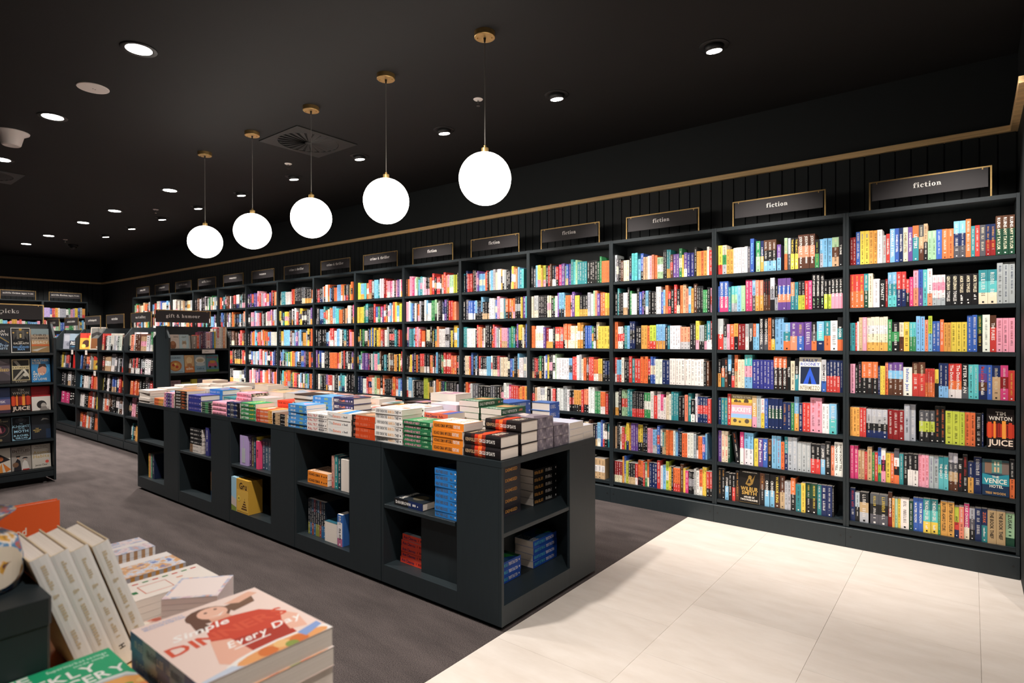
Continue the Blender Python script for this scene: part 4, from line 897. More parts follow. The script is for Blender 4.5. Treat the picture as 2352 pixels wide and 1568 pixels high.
ROW3=[
 (-6.26,'s',.22,.148,3,.05,'w','white book',{}),(-6.01,'p',.22,.148,3,.045,'h','amber book',{}),(-5.76,'s',.23,.148,3,.06,'w','white boxed book',dict(cover='f0e2da')),(-5.50,'p',.23,.148,4,.048,'c','cream book',dict(cover='e9d8c8')),
 (-5.24,'s',.22,.148,4,.045,'wo','white and orange book',{}),(-5.00,'p',.23,.148,3,.052,'e','tan book',{}),(-4.74,'s',.22,.148,3,.05,'k','dark floral book',dict(cover='4a4650',art=[('c',.3,.4,.2,'8a7a70'),('c',.7,.7,.2,'a89a80')])),
 (-4.49,'p',.22,.148,4,.044,'c','cream book with peach cover',dict(cover='e8b890')),(-4.24,'p',.23,.148,4,.045,'w','grey white book',dict(cover='b8bcc8')),(-3.98,'p',.16,.148,5,.038,'w','small white book',dict(cover='ece0da')),
 (-3.78,'s',.22,.148,4,.045,'x','dark bound book',dict(hard=True,cover='8a6a54')),(-3.54,'p',.22,.148,3,.048,'q','peach book',dict(cover='e8a070',art=[('p',[(0,.2),(1,.4),(1,.7),(0,.5)],'d86a48')])),
 (-3.30,'p',.20,.148,3,.044,'w','white and red book',dict(cover='e8d4cc',art=[('c',.5,.5,.3,'c86050')])),(-3.085,'s',.235,.148,4,.040,'xkh','brown and gold hardback',dict(hard=True,ticks='h',cover='5a4028',art=[('p',[(0,.2),(.5,.6),(1,.4),(1,.8),(0,.7)],'c08a3a'),('r',.1,.1,.9,.2,'2a1f18')])),
 (-2.83,'s',.2,.148,4,.040,'t','book with blue and white cover',dict(cover='d8d0c8',art=[('r',.1,.1,.9,.4,'2f8098'),('r',.1,.6,.9,.8,'d88a6a')])),
 (-2.61,'p',.215,.148,4,.051,'w','white book with lilac page edges',dict(page='lilac',cover='d8d0d8'))]
run_row(ROW3,-2.04,'third row')
stack(-2.372,-2.040,TZ,'e',.225,.152,7,.034,['2a5c40'],'green novel with white lettering','taller pile near the right end',text='w:SALLY HEPWORTH|q~',cover='35684a',art=SAL,jitter=.006)
stack(-2.203,-2.036,TZ,'e',.225,.152,6,.034,['2a5c40'],'green novel with white lettering','lower pile near the right end',text='w:SALLY HEPWORTH|q~',cover='35684a',art=SAL,jitter=.006)
stack(-2.032,-2.038,TZ,'s',.224,.150,3,.058,['4a424a'],'dark novel with smoky grey page edges','third pile along the near end',page='smoke',cover='6a6068',art=GREY,ticks='h')
stack(-2.028,-1.884,TZ,'s',.224,.150,2,.058,['4a424a'],'dark novel with smoky grey page edges','fourth pile along the near end',page='smoke',cover='6a6068',art=GREY,ticks='h')
stack(-2.040,-1.726,TZ,'s',.235,.150,3,.038,['3a5ab8','e8e4e8'],'white paged book with blue spine','fifth pile along the near end',cover='d8dcec')
stack(-2.036,-1.572,TZ,'s',.228,.118,2,.040,'w','white paged book','last pile along the near end',cover='e9eaf2')
def fill_row(y0,rowname,xs,D,names):
    rows=[]
    for i,(x,L,n,t,sp,cv,o) in enumerate(xs): rows.append((x,o,L,D,n,t,sp,names.get(sp,CNAME[sp[0]]+' book'),dict(cover=cv,art=[('r',.1,R.uniform(.1,.4),.9,R.uniform(.5,.8),R.choice(['c86a50','8aa0b8','d8b070','7a6a64','b88aa0','5a7a6a'])),('c',R.uniform(.3,.7),R.uniform(.3,.7),.16,R.choice(['e8d8c8','3a3a44','d89a5a']))])))
    run_row(rows,y0,rowname)
fill_row(-1.885,'fourth row',[(-6.25,.22,3,.05,'c','e2c8b0','p'),(-6.0,.22,4,.05,'w','e8dcd4','p'),(-5.75,.23,3,.055,'o','e89868','p'),(-5.49,.22,4,.048,'w','ead8d0','p'),(-5.24,.22,3,.055,'k','4a4a52','s'),(-4.99,.22,4,.05,'c','e6d2be','p'),(-4.74,.22,3,.055,'h','e8b880','p'),(-4.49,.22,3,.055,'w','e9ded6','p'),(-4.24,.21,4,.044,'o','e8a070','p'),(-4.0,.22,3,.057,'p','e0a8a0','p'),(-3.75,.22,3,.056,'q','e0885a','s'),(-3.50,.21,4,.043,'w','ead6cc','p'),(-3.26,.2,3,.05,'l','b8c4d0','p'),(-3.03,.235,4,.044,'k','3a3634','s'),(-2.77,.225,5,.0495,'s','d8cec8','p')],.148,{})
stack(-2.525,-1.800,TZ,'e',.22,.15,4,.045,'k','black novel with pale cover','middle of the table behind the green novels',cover='c8c0b8')
stack(-2.34,-1.80,TZ,'e',.22,.15,5,.042,'b','blue topped hardback','behind the green novels',cover='3a68b8',hard=True)
fill_row(-1.725,'fifth row',[(-6.22,.22,2,.06,'w','e8d8cc','p'),(-5.96,.22,3,.056,'c','e2ccb8','p'),(-5.70,.22,3,.052,'w','f0e4dc','p'),(-5.44,.22,3,.06,'o','e8905a','p'),(-5.18,.22,3,.055,'w','e6d8d0','p'),(-4.92,.22,3,.05,'e','c8a888','p'),(-4.66,.22,3,.05,'w','e8dcd4','p'),(-4.40,.22,3,.048,'l','a8b8c8','p'),(-4.14,.22,3,.046,'h','e0b070','p'),(-3.88,.22,3,.05,'w','ead8d0','p'),(-3.62,.22,3,.044,'q','e09070','p'),(-3.36,.22,2,.06,'w','e8d8d0','p'),(-3.1,.22,2,.06,'c','d8c8b8','p'),(-2.84,.22,3,.048,'q','e8b8a0','p')],.148,{})
stack(-2.185,-1.573,TZ,'e',.108,.14,4,.05,'b','small blue topped book','at the back beside the white books',cover='4a78c0',hard=True)
fill_row(-1.572,'back row',[(-6.2,.23,2,.06,'w','e8dcd4','p'),(-5.9,.23,2,.065,'w','f0e2da','p'),(-5.6,.23,2,.068,'c','e8d4c4','p'),(-5.3,.23,2,.065,'w','e6dad2','p'),(-5.0,.23,2,.06,'e','c8a888','p'),(-4.7,.23,2,.06,'w','e8dcd4','p'),(-4.4,.23,2,.055,'p','e0b8b0','p'),(-4.1,.23,2,.055,'w','ead8d0','p'),(-3.8,.23,2,.05,'h','e0b880','p'),(-3.5,.23,2,.05,'w','ead8d0','p'),(-3.2,.23,2,.05,'w','e8d8d0','p'),(-2.9,.23,2,.05,'k','3a3634','p')],.115,{})

# ------------------------------------------------------------------ books in the cabinet openings
NG='books in the cabinet openings'
def cx(k): return TX1-.9*(k+1)
Zs,Zb=.4725,.1215
stack(cx(0)+.08,TY0+.03,Zs,'s',.235,.155,1,.042,'kn','thick black hardback lying alone','upper opening, nearest cabinet',text='w:DAN BROWN|w~',cover='1c2228',hard=True,art=[('c',.5,.4,.3,'4a4436'),('t','DAN BROWN',.08,.75,.84,.14,'d8d4cc','f')],group=NG)
stack(cx(0)+.422,TY0+.018,Zs,'s',.16,.14,8,.0325,['2a7cc8'],'bright blue paperback','upper opening, nearest cabinet',text='z:HEATHER ROSE|z~',cover='2a7cc8',group=NG,jitter=.005)
stack(cx(0)+.066,TY0+.085,Zb,'s',.215,.14,5,.034,['ec4a34'],'red orange paperback with dark lettering','lower opening, nearest cabinet',text='n:Ann Cleeves|d~',cover='8a9098',art=[('p',[(.1,.2),(.6,.6),(.9,.3)],'b83a30'),('r',0,.7,1,1,'5a6870')],group=NG,jitter=.006,lean=.004)
stack(TX1-.296,TY0+.139,Zs,'e',.226,.134,5,.055,['35323a'],'smoky dark hardback with gold lettering','upper end opening',text='e~|h:DEMISED',cover='5a5058',group=NG,jitter=.0015)
stack(TX1-.296,TY0+.487,Zs,'e',.24,.132,5,.041,'k','black paperback with gold ornament','upper end opening',ticks='h',cover='1d1b1c',art=[('c',.5,.5,.35,'4a4038'),('c',.5,.5,.28,'221f20')],group=NG,jitter=.0015)
TD='a:GRAVITY LET ME GO|w:TRENT DALTON'
TDA=[('r',0,.75,1,1,'d8e0e8'),('r',0,.4,1,.75,'4a80b8'),('p',[(.1,.1),(.5,.55),(.9,.2)],'3a9a48'),('t','TRENT',.1,.86,.8,.09,'20324a','f'),('t','DALTON',.1,.76,.8,.09,'20324a','f'),('r',0,0,1,.14,'1f4f34')]
stack(TX1-.294,TY0+.139,Zb,'e',.222,.134,3,.038,['2352b4'],'royal blue paperback with white lettering','front pile in the lower end opening',text=TD,cover='2a5ab0',art=TDA,group=NG,key='trent1')
stack(TX1-.294,TY0+.48,Zb,'e',.24,.132,4,.038,['2352b4'],'royal blue paperback with white lettering','back pile in the lower end opening',text=TD,cover='2a5ab0',art=TDA,group=NG,key='trent')
def upright(x,y,z,w,d,h,sp,label,text=None,ticks='',cover=None,face='s',tilt=0,name='upright_book'):
    bk=Book(w,d,h,sp,cover,text=text,ticks=None if text else ticks)
    m=frame((x,y,z),(1,0,0),(0,1,0)) if face=='s' else frame((x+w,y+d,z),(-1,0,0),(0,-1,0))
    if tilt: m=Matrix.Translation((x,y,z))@Matrix.Rotation(tilt,4,'Y')@Matrix.Translation((-x,-y,-z))@m
    return book_obj(name,bk,m,label,'upright books in the cabinet openings')
# second nearest cabinet
stack(cx(1)+.11,TY0+.03,Zs,'s',.222,.155,2,.0395,['f58c2a'],'bright orange paperback with black lettering','upper opening of the second cabinet',text='k:RICHARD OSMAN|k~',cover='d8b090',art=[('t','RICHARD',.1,.8,.8,.09,'5a4030','f'),('t','OSMAN',.1,.66,.8,.1,'5a4030','f')],group=NG)
for i,(w,h,c,l) in enumerate(((.022,.205,['d8a090','d8a090','c86a60'],'rose and cream'),(.03,.215,['2a8a8a'],'teal'),(.03,.21,['1f3a44'],'dark teal'))):
    upright(cx(1)+.365+.0335*i,TY0+.04,Zs+.0005,w,.14,h,c,f'{l} upright paperback in the upper opening of the second cabinet')
upright(cx(1)+.482,TY0+.028,Zs+.0005,.075,.15,.20,'w','white block of pages facing out in the second cabinet',face='p')
for i,c in enumerate(['1a2430','22303c','2f5a7a','8a3a4a','2a3a4a','3a6a8a','7a4030','28405a','1e2a38']):
    upright(cx(1)+.085+.0215*i,TY0+.05,Zb+.0005,.021,.15,.236,[c,'1c2026',R.choice(['2f6a9a','8a8a3a','9a4a3a'])],f'slim dark comic paperback, {ordn(i,9)} of nine in the second cabinet',ticks='w')
stack(cx(1)+.30,TY0+.03,Zb,'p',.0001+.13,.15,1,.13,'w','white block of pages under a dark cover','lower opening of the second cabinet',cover='2a5a6a',group=NG)
upright(cx(1)+.445,TY0+.025,Zb+.0005,.05,.14,.20,['3a6ab0','e8e0e0','e8e0e0','b86a8a'],'blue and white upright book in the lower opening of the second cabinet')
# middle cabinet
def wrapped(x,y,z):
    t=empty('boxed_set',(x,y,z),'clear wrapped lilac boxed set in the middle cabinet','box','upright books in the cabinet openings')
    MB().prism([(0,0),(.11,0),(.11,.14),(0,.14)],'z',0.0006,.225,C('u')).build('slipcase',M['cover'],t)
    MB().prism([(.03,-.0012),(.075,-.0012),(.078,-.0003),(.027,-.0003)],'z',.02,.13,C('s')).build('label_card',M['matte'],t)
    MB().prism([(.052,-.0012),(.056,-.0012),(.056,-.0003),(.052,-.0003)],'z',.132,.22,C('s')).build('wrap_seam',M['matte'],t)
wrapped(cx(2)+.11,TY0+.03,Zs)
for i,(w,h,c,tx,l) in enumerate(((.025,.222,['4a2a5a'],None,'dark violet'),(.03,.22,['6a5a30'],None,'olive'),(.028,.218,['1f4a6a'],None,'dark blue'))):
    upright(cx(2)+.224+.031*i,TY0+.045,Zs+.0005,w,.14,h,c,f'{l} upright book in the middle cabinet',tx)
upright(cx(2)+.335,TY0+.04,Zs+.0005,.02,.14,.232,['e8c84a'],'yellow upright book in the middle cabinet')
upright(cx(2)+.357,TY0+.025,Zs+.0005,.035,.15,.205,['f0507a'],'hot pink upright book in the middle cabinet',text='k:IRON')
for i,c in enumerate(('27506a','3a5a6a','5a6a7a')): upright(cx(2)+.40+.04*i,TY0+.05,Zs+.0005,.038,.14,.222,[c],f'grey blue upright book, {ordn(i,3)} of three in the middle cabinet')
g=empty('board_book',(cx(2)+.03,TY0+.002,Zb+.0005),'large boxed board book with a round 40 badge in the middle cabinet','book',NG)
b=MB(); b.box(0,.0,0,.075,.11,.255,lin('9cc4d8')); b.build('case',M['cover'],g)
b=MB(); b.box(.0755,.001,0,.255,.11,.25,lin('c89a3a')); fr=b.build('book',M['cover'],g)
b=MB(); yy=-.0003
b.box(.082,.0002,.012,.25,.0009,.17,lin('d8ac4c')); b.build('picture_panel',M['matte'],g)
b=MB(); b.face([(0,yy,0),(.075,yy,0),(.075,yy,.03),(0,yy,.045)],lin('7a8a3a')); b.face([(0,yy,.045),(.075,yy,.03),(.075,yy,.09),(0,yy,.11)],lin('c8b8b0'))
b.build('printed_field',M['matte'],g)
b=MB(); b.face([(.115+.022*math.cos(a*.4189),-.0006,.105+.022*math.sin(a*.4189)) for a in range(15)],lin('e8cc5a')); b.build('round_badge',M['matte'],g)
b=MB(); put_text(b,'40',(.095,-.0009,.098),(1,0,0),(0,0,1),.017,.04,lin('3a2a1a')); put_text(b,'Gru',(.10,.0005,.18),(1,0,0),(0,0,1),.048,.13,lin('3a2416'),1,'f'); b.build('lettering',M['matte'],g)
b=MB()
for q in range(5): b.face([(.15+.012*q,-.0004,.03+.018*q),(.235-.008*q,-.0004,.03+.018*q),(.230-.008*q,-.0004,.04+.018*q),(.155+.012*q,-.0004,.04+.018*q)],lin('5a3a20'))
b.build('printed_pattern',M['matte'],g)
# second farthest and farthest cabinets
stack(cx(3)+.155,TY0+.03,Zs,'s',.215,.15,2,.034,['8a6a50','e6dcd4','e6dcd4','e6dcd4'],'white and brown paperback','second farthest cabinet opening',ticks='k',group=NG)
stack(cx(3)+.155,TY0+.03,Zs+.0684,'s',.215,.15,4,.034,'k','black paperback','second farthest cabinet opening',ticks='w',group=NG,under=2)
upright(cx(3)+.445,TY0+.03,Zs+.0005,.05,.14,.23,['3a3a7a'],'indigo upright book half behind the post of the second farthest cabinet')
upright(cx(3)+.535,TY0+.03,Zb+.0005,.03,.14,.23,['d8884a','d8a85a','2a7ab8'],'orange and blue upright book behind the post of the second farthest cabinet')
for i,(c,w,l) in enumerate((('e8c050',.022,'yellow'),('e06a4a',.022,'coral'),('d8d0c8',.008,'white'),('4a9a6a',.03,'green'),('1f2a4a',.05,'navy'))):
    upright(cx(4)+.155+[0,.0225,.045,.0535,.0845][i],TY0+.04,Zb+.0005,w,.14,.228 if i<4 else .232,[c],f'{l} upright book in the lower opening of the farthest cabinet')

# ------------------------------------------------------------------ face-out books on the display units
ART['secrets']=dict(sp='n',base='171a20',ops=[('c',.45,.42,.42,'2c3f58',.3),('c',.45,.4,.3,'1b2638',.2),('p',[(0,.5),(.5,.62),(.95,.4),(.95,.44),(.5,.68),(0,.56)],'a08848'),('p',[(.1,.3),(.5,.4),(.8,.28),(.5,.34)],'6f8fb0'),('t','DAN',.25,.84,.5,.1,'e6e4df','f'),('t','BROWN',.08,.7,.84,.11,'e6e4df','f'),('t','THE',.4,.36,.2,.04,'b8cfe0'),('t','SECRET OF',.08,.25,.84,.08,'b8cfe0','f'),('t','SECRETS',.14,.14,.72,.08,'b8cfe0','f')])
ART['hallmark']=dict(sp='k',base='e6e2dc',ops=[('r',.04,.03,.97,.97,'15161a'),('p',[(.14,.5),(.3,.7),(.3,.93),(.06,.93)],'4a4846'),('p',[(.86,.5),(.7,.7),(.7,.93),(.94,.93)],'4a4846'),('r',.3,.55,.7,.93,'6a665f'),('r',.42,.56,.58,.8,'1d1d20'),('r',.45,.6,.55,.76,'d8c48a'),('c',.5,.93,.08,'d8a848'),('c',.14,.8,.05,'d8b060'),('c',.86,.8,.05,'d8b060'),('t','ROBERT',.34,.43,.32,.03,'d8d0c0'),('t','GALBRAITH',.12,.34,.78,.075,'e8e0d0','f'),('t','THE',.42,.28,.16,.03,'6aa0e0'),('t','HALLMARKED',.1,.19,.82,.08,'7ab0ea','f'),('t','MAN',.33,.1,.36,.08,'7ab0ea','f')])
ART['legacy']=dict(sp='e',base='8fa4a8',ops=[('r',0,.5,1,.75,'b8a48c'),('r',0,.3,1,.5,'c8a070'),('r',0,.26,1,.34,'d86a38'),('r',0,0,1,.27,'a08258'),('p',[(0,.1),(.5,.18),(.95,.25),(.6,.16),(.3,.05)],'c9c4bc'),('t','CHRIS',.1,.69,.75,.09,'54463a','f'),('t','HAMMER',.04,.56,.92,.09,'54463a','f'),('t','LEGACY',.06,.38,.88,.1,'e8ded0','f')])
ART['demised']=dict(sp='z',base='4a4248',ops=[('p',[(0,.2),(.6,.5),(1,.3),(1,.8),(.4,.9),(0,.6)],'675c64'),('p',[(.1,.7),(.5,.95),(.9,.8),(.5,.75)],'847a80'),('r',0,0,1,.12,'2e282c'),('t','THE',.4,.62,.2,.04,'d8c08a'),('t','DEMISED',.05,.5,.92,.1,'d8b868','f')])
ART['katabasis']=dict(sp='k',base='1a1916',ops=[('r',.05,.1,.95,.97,'c8b88a'),('r',.09,.13,.91,.94,'2e2c28'),('p',[(.1,.15),(.55,.55),(.65,.5),(.2,.13)],'b8b0a0'),('p',[(.3,.15),(.7,.45),(.78,.4),(.42,.13)],'8a8478'),('p',[(.9,.2),(.55,.6),(.6,.68),(.9,.35)],'d8d2c4'),('p',[(.12,.9),(.4,.65),(.5,.72),(.3,.92)],'9a9488'),('c',.72,.33,.12,'cfc8b8'),('r',.05,.56,.95,.7,'d8c89a'),('t','KATABASIS',.09,.59,.82,.08,'2e2a22','f'),('t','R. F. KUANG',.22,.03,.56,.04,'d8d0b8','f')])
ART['heather']=dict(sp='b',base='2b86c4',ops=[('c',.62,.52,.34,'4aa0d8'),('c',.56,.5,.24,'d8a088',.22),('p',[(.34,.56),(.42,.76),(.74,.76),(.84,.6),(.6,.66)],'3a2c2c'),('c',.66,.4,.03,'b83a3a'),('t','HEATHER',.06,.87,.88,.09,'f2ead0','f'),('t','ROSE',.06,.76,.44,.09,'f2ead0','l'),('t','A',.08,.4,.2,.08,'f2ead0','l'),('t','GREAT',.08,.3,.6,.08,'f2ead0','l'),('t','ACT',.08,.2,.4,.08,'f2ead0','l'),('t','OF LOVE',.08,.08,.72,.09,'f2ead0','l')])
ART['sunset']=dict(sp='n',base='22386a',ops=[('r',0,.3,1,.55,'6a6088'),('r',0,.1,1,.32,'c87a5a'),('r',0,0,1,.12,'3a2c40'),('t','DUSK',.2,.4,.6,.09,'e8e0e0')])
ART['redwhite']=dict(sp='r',base='e4ddd4',ops=[('r',0,.58,1,1,'b01f26'),('c',.52,.24,.26,'2a2626',.17),('c',.62,.2,.14,'b8b0a8',.11),('p',[(.4,0),(.5,.16),(.75,.16),(.95,0)],'8a827c'),('c',.86,.1,.07,'d0c8c0'),('t','IDENTITY',.14,.78,.72,.05,'8c1a20'),('t','AND TRUTH',.2,.7,.6,.04,'8c1a20')])
ART['round']=dict(sp='k',base='17161a',ops=[('c',.5,.5,.44,'6a5a48'),('c',.5,.5,.41,'1c1a1e'),('c',.5,.52,.26,'6a2438'),('c',.5,.52,.2,'2a1420'),('p',[(.42,.4),(.5,.7),(.58,.4)],'a86a70'),('c',.5,.1,.08,'8a7858'),('c',.5,.92,.07,'8a7858'),('t','MASTER OF NIGHT',.1,.82,.8,.05,'a89878','f')])
ART['knight']=dict(sp='k',base='14171c',ops=[('r',.03,.02,.97,.98,'7aa8c0'),('r',.055,.035,.945,.965,'11151b'),('c',.5,.82,.3,'2a3038',.12),('c',.5,.86,.14,'4a4c50',.08),('p',[(.04,.03),(.2,.03),(.04,.12)],'8ab4c8'),('p',[(.96,.03),(.8,.03),(.96,.12)],'8ab4c8'),('t','THE',.4,.68,.2,.04,'a8d8ee'),('t','KNIGHT',.07,.55,.86,.1,'a8d8ee','f'),('t','AND THE',.3,.48,.4,.035,'a8d8ee'),('t','MOTH',.14,.34,.72,.1,'a8d8ee','f'),('t','RACHEL',.12,.18,.76,.07,'a8d8ee','f'),('t','GILLIG',.2,.08,.6,.07,'a8d8ee','f')])
ART['midnight']=dict(sp='n',base='1a1f2a',ops=[('r',.75,0,1,.4,'22344f'),('p',[(.5,.76),(.7,.8),(.95,.78),(.8,.84),(.6,.86)],'b8b4b0'),('t','THE',.16,.42,.24,.04,'d8b868'),('t','MIDNIGHT',.08,.35,.42,.045,'d8b868','f'),('t','SHIFT',.14,.28,.28,.045,'d8b868')])
ART['sunburst']=dict(sp='o',base='d8d0c2',ops=[('p',[(.0,.1),(.5,.42),(.2,0)],'d87a30'),('p',[(.3,0),(.55,.4),(.6,0)],'e09040'),('p',[(.75,0),(.6,.4),(1,.1)],'d87a30'),('p',[(0,.45),(.5,.75),(1,.5),(.5,.4)],'222024'),('p',[(0,.6),(.5,.95),(.2,1),(0,1)],'3a3430'),('c',.5,.56,.14,'b8663a')])
ART['entitled']=dict(sp='s',base='a49c94',ops=[('p',[(.1,0),(.14,.3),(.3,.5),(.44,.4),(.5,0)],'26242a'),('c',.34,.52,.06,'c89a80'),('r',.24,.55,.44,.61,'1c1a1c'),('p',[(.5,0),(.55,.3),(.66,.42),(.8,.34),(.92,0)],'d8d2cc'),('c',.68,.46,.05,'c8a08a'),('p',[(.52,.48),(.86,.48),(.76,.54),(.62,.54)],'2a2628'),('c',.2,.25,.16,'7a5a44'),('r',.55,0,.9,.05,'b8423a'),('t','ANDREW',.3,.9,.4,.04,'4a4038'),('t','ENTITLED',.06,.76,.88,.11,'4c3a34','f'),('t','THE RISE AND FALL',.2,.7,.6,.03,'4a4038')])
ART['atomic']=dict(sp='w',base='cfc8bc',ops=[('t','Tiny Changes,',.2,.89,.6,.045,'5a544c'),('t','Remarkable Results',.14,.82,.72,.045,'5a544c','f'),('t','Atomic',.08,.6,.84,.13,'c0a468','f'),('t','Habits',.08,.43,.84,.13,'c0a468','f'),('c',.8,.24,.1,'e0584a'),('t','James Clear',.16,.09,.66,.07,'3a3632','f')])
ST=[[('secrets','black and blue'),('hallmark','white-bordered black'),('legacy','outback sunset')],
    [('demised','smoky mauve'),('katabasis','black and gold staircase'),('heather','bright blue portrait')],
    [('sunset','blue and orange dusk'),('juice','black with red flames'),('redwhite','red and white portrait')],
    [('round','black with round emblem'),('knight','black with icy lettering'),('midnight','midnight blue')],
    [('sunburst','orange sunburst'),('entitled','grey couple'),('atomic','pale stone with coral dot')]]
SZ=[1.295,1.0,.717,.435,.145]
for r_ in range(5):
    for c_ in range(3):
        k,ph=ST[r_][c_]
        w=.150 if k!='legacy' else .142; h=(.238,.238,.243,.236,.232)[r_]
        if k=='hallmark': h=.246
        if k=='redwhite': h=.24
        faced('faced_book',k,w,h,-7.31,-3.245+.1565*c_,SZ[r_],f'{ph} cover faced out, {SHN[r_] if r_<4 else "bottom"} row of the picks unit','face-out books on the picks unit',t=.032,lean=.14,face='+x')
# gift shelf
ART['dog']=dict(sp='e',base='d8c8bc',ops=[('t','DOG',.5,.78,.4,.12,'5a4a44'),('c',.4,.25,.3,'8a5a3e',.3),('c',.42,.4,.18,'a87050',.15),('r',.2,.62,.8,.63,'8a7a72')])
ART['cat']=dict(sp='l',base='b8cdd2',ops=[('t','CAT',.28,.76,.46,.12,'4a545a','f'),('c',.5,.38,.24,'b09a80',.16),('p',[(.3,.48),(.34,.6),(.44,.52)],'b09a80'),('p',[(.7,.48),(.66,.6),(.56,.52)],'b09a80'),('c',.5,.17,.22,'d8ccc0',.16),('c',.42,.4,.04,'3a322c'),('c',.58,.4,.04,'3a322c'),('r',.14,.62,.86,.625,'6a7a80')])
ART['pizza']=dict(sp='l',base='8fa6b0',ops=[('c',.42,.4,.42,'a86a3a',.3),('c',.4,.38,.34,'c08a48',.22),('c',.3,.45,.1,'a83a28'),('c',.52,.34,.1,'a83a28'),('c',.42,.5,.08,'d8b868'),('r',.1,.06,.9,.08,'4a6878'),('t','COOKING',.08,.8,.7,.1,'4a5a64','f')])
ART['olm']=dict(sp='e',base='c8a070',ops=[('r',0,0,1,.35,'c07038'),('c',.5,.7,.3,'dcc090',.2),('c',.5,.42,.26,'b07a50',.12),('t','olm',.14,.16,.7,.16,'f0e2c8','f')])
ART['cake']=dict(sp='s',base='8a9aa0',ops=[('c',.5,.7,.42,'c8c4b8',.2),('c',.5,.68,.3,'a89878',.1),('r',0,.1,1,.36,'7a98a8'),('c',.5,.45,.4,'b0b8b8',.1),('t','cake',.2,.16,.6,.12,'4a5a68','f')])
ART['truck']=dict(sp='g',base='4a7a88',ops=[('p',[(.1,.3),(.9,.3),(.8,.62),(.2,.6)],'b0566a'),('r',.3,.5,.7,.66,'b8823a'),('c',.28,.28,.1,'2a2428'),('c',.72,.28,.1,'2a2428'),('r',0,0,1,.14,'6a8a4a'),('p',[(.8,.6),(1,.5),(1,.9)],'6a9a4a'),('t','ROAD TRIP',.08,.8,.84,.1,'9a3a4a','f')])
ART['mauve']=dict(sp='p',base='8a6a70',ops=[('r',.1,.1,.9,.8,'9a7a7e'),('c',.5,.3,.2,'b89a88'),('t','NOTES',.2,.84,.6,.08,'5a3a44')])
ART['olive']=dict(sp='j',base='8a8448',ops=[('r',.15,.35,.85,.75,'9a9458'),('t','QUIZ',.25,.5,.5,.12,'3a3a20')])
ART['yellowbox']=dict(sp='y',base='b0a430',ops=[('r',.0,.0,.15,1,'8a8020'),('c',.6,.4,.2,'8a9a9a')])
ART['violet']=dict(sp='v',base='5a5468',ops=[('c',.3,.5,.2,'9a94a0',.3),('r',.5,.1,1,.9,'6a6070'),('t','TALES',.5,.6,.4,.1,'c8c0c8')])
gx=-7.215
for k,y,w,h,z,lab in (('dog',-1.70,.115,.165,1.318,'small tan dog book cut by the side panel, gift shelf top row'),('cat',-1.583,.105,.165,1.318,'pale blue cat book faced out, gift shelf top row'),
   ('pizza',-1.695,.165,.208,1.035,'cookbook with a round pizza, left end of second gift shelf row'),('olm',-1.525,.108,.205,1.035,'tan and orange cookbook faced out, second gift shelf row'),('cake',-1.413,.132,.205,1.035,'grey blue cookbook with a plate, second gift shelf row'),('truck',-1.277,.145,.205,1.035,'colourful van picture book, right end of second gift shelf row'),
   ('mauve',-1.695,.13,.195,.755,'dim mauve notebook, third gift shelf row'),('olive',-1.555,.10,.17,.755,'dim olive book, third gift shelf row'),('yellowbox',-1.45,.07,.20,.755,'dim yellow box book, third gift shelf row'),('violet',-1.375,.16,.20,.755,'dim violet book, right end of third gift shelf row')):
    faced('faced_book',k,w,h,gx-.03,y,z,lab,'face-out books on the gift shelf',t=.02,lean=.12,face='+x')
yy=-1.455
for i,(w,h,c,tc) in enumerate(((.055,.155,['8a8078'],''),(.026,.16,['e05a2c'],'w'),(.016,.158,['7a8aa0'],'w'),(.026,.195,['5a1f34'],'w'),(.02,.205,['3a2440'],'w'),(.018,.205,['6a5a70'],'w'),(.05,.19,['d8a8a8','e0c8c4'],'r'),(.022,.2,['9a70a0'],'w'),(.022,.2,['2f7ab0'],'w'),(.018,.205,['d8b830'],'k'),(.018,.24,['d8d0c8'],'r'),(.022,.255,['c8404a','e8d8d0'],'w'),(.026,.26,['e8e2da'],'n'),(.022,.255,['c8c0b8'],'n'),(.022,.258,['d88a58'],'w'),(.02,.258,['d8c0a8'],'w'),(.022,.265,['8a2450'],'w'),(.022,.272,['c82838'],'w'))):
    if yy+w>-1.045: break
    bk=Book(w-.0006,.14,h,c,ticks=tc); m=frame((-7.225+.0005*i,yy,1.3184),(0,1,0),(-1,0,0))
    book_obj('gift_book',bk,m,['grey beige','bright orange','slate blue','dark plum','aubergine','grey violet','pale pink','lilac','clear blue','mustard','tall ivory','red and cream','tall white','light grey','peach','sand','wine','crimson'][i]+f' upright book, {ORD[i]} from the cat book on the gift shelf','upright books on the gift shelf')
    yy+=w
# gondola top shelf: books turned towards the aisle
ART['portrait']=dict(sp='h',base='2a3240',ops=[('r',0,.55,1,1,'8fa0b0'),('c',.7,.72,.18,'c8a08a',.16),('p',[(.4,.3),(.55,.6),(.95,.6),(1,.3)],'22262e'),('t','James',.08,.4,.8,.11,'e8e4de','f'),('t','Herald',.08,.28,.84,.11,'e8e4de','f'),('t','a highway life',.1,.14,.8,.06,'5aa0c8','f')])
ART['orangemag']=dict(sp='h',base='d8a040',ops=[('r',0,.7,1,1,'c8382a'),('c',.5,.35,.3,'4a2a22'),('r',.7,0,1,.85,'e8b848'),('c',.3,.2,.16,'e0d060')])
ART['brownbig']=dict(sp='x',base='c8bcb0',ops=[('r',.05,.04,.95,.97,'7a4a26'),('r',.05,.5,.95,.97,'6a6864'),('p',[(.05,.5),(.4,.66),(.95,.56),(.95,.7),(.4,.8),(.05,.7)],'2e2c2c'),('r',.4,.08,.7,.14,'c8b8a8')])
ART['plainred']=dict(sp='r',base='c81f1c',ops=[('r',.0,.0,.04,1,'8a1412'),('r',.3,.6,.8,.66,'d84a3a')])
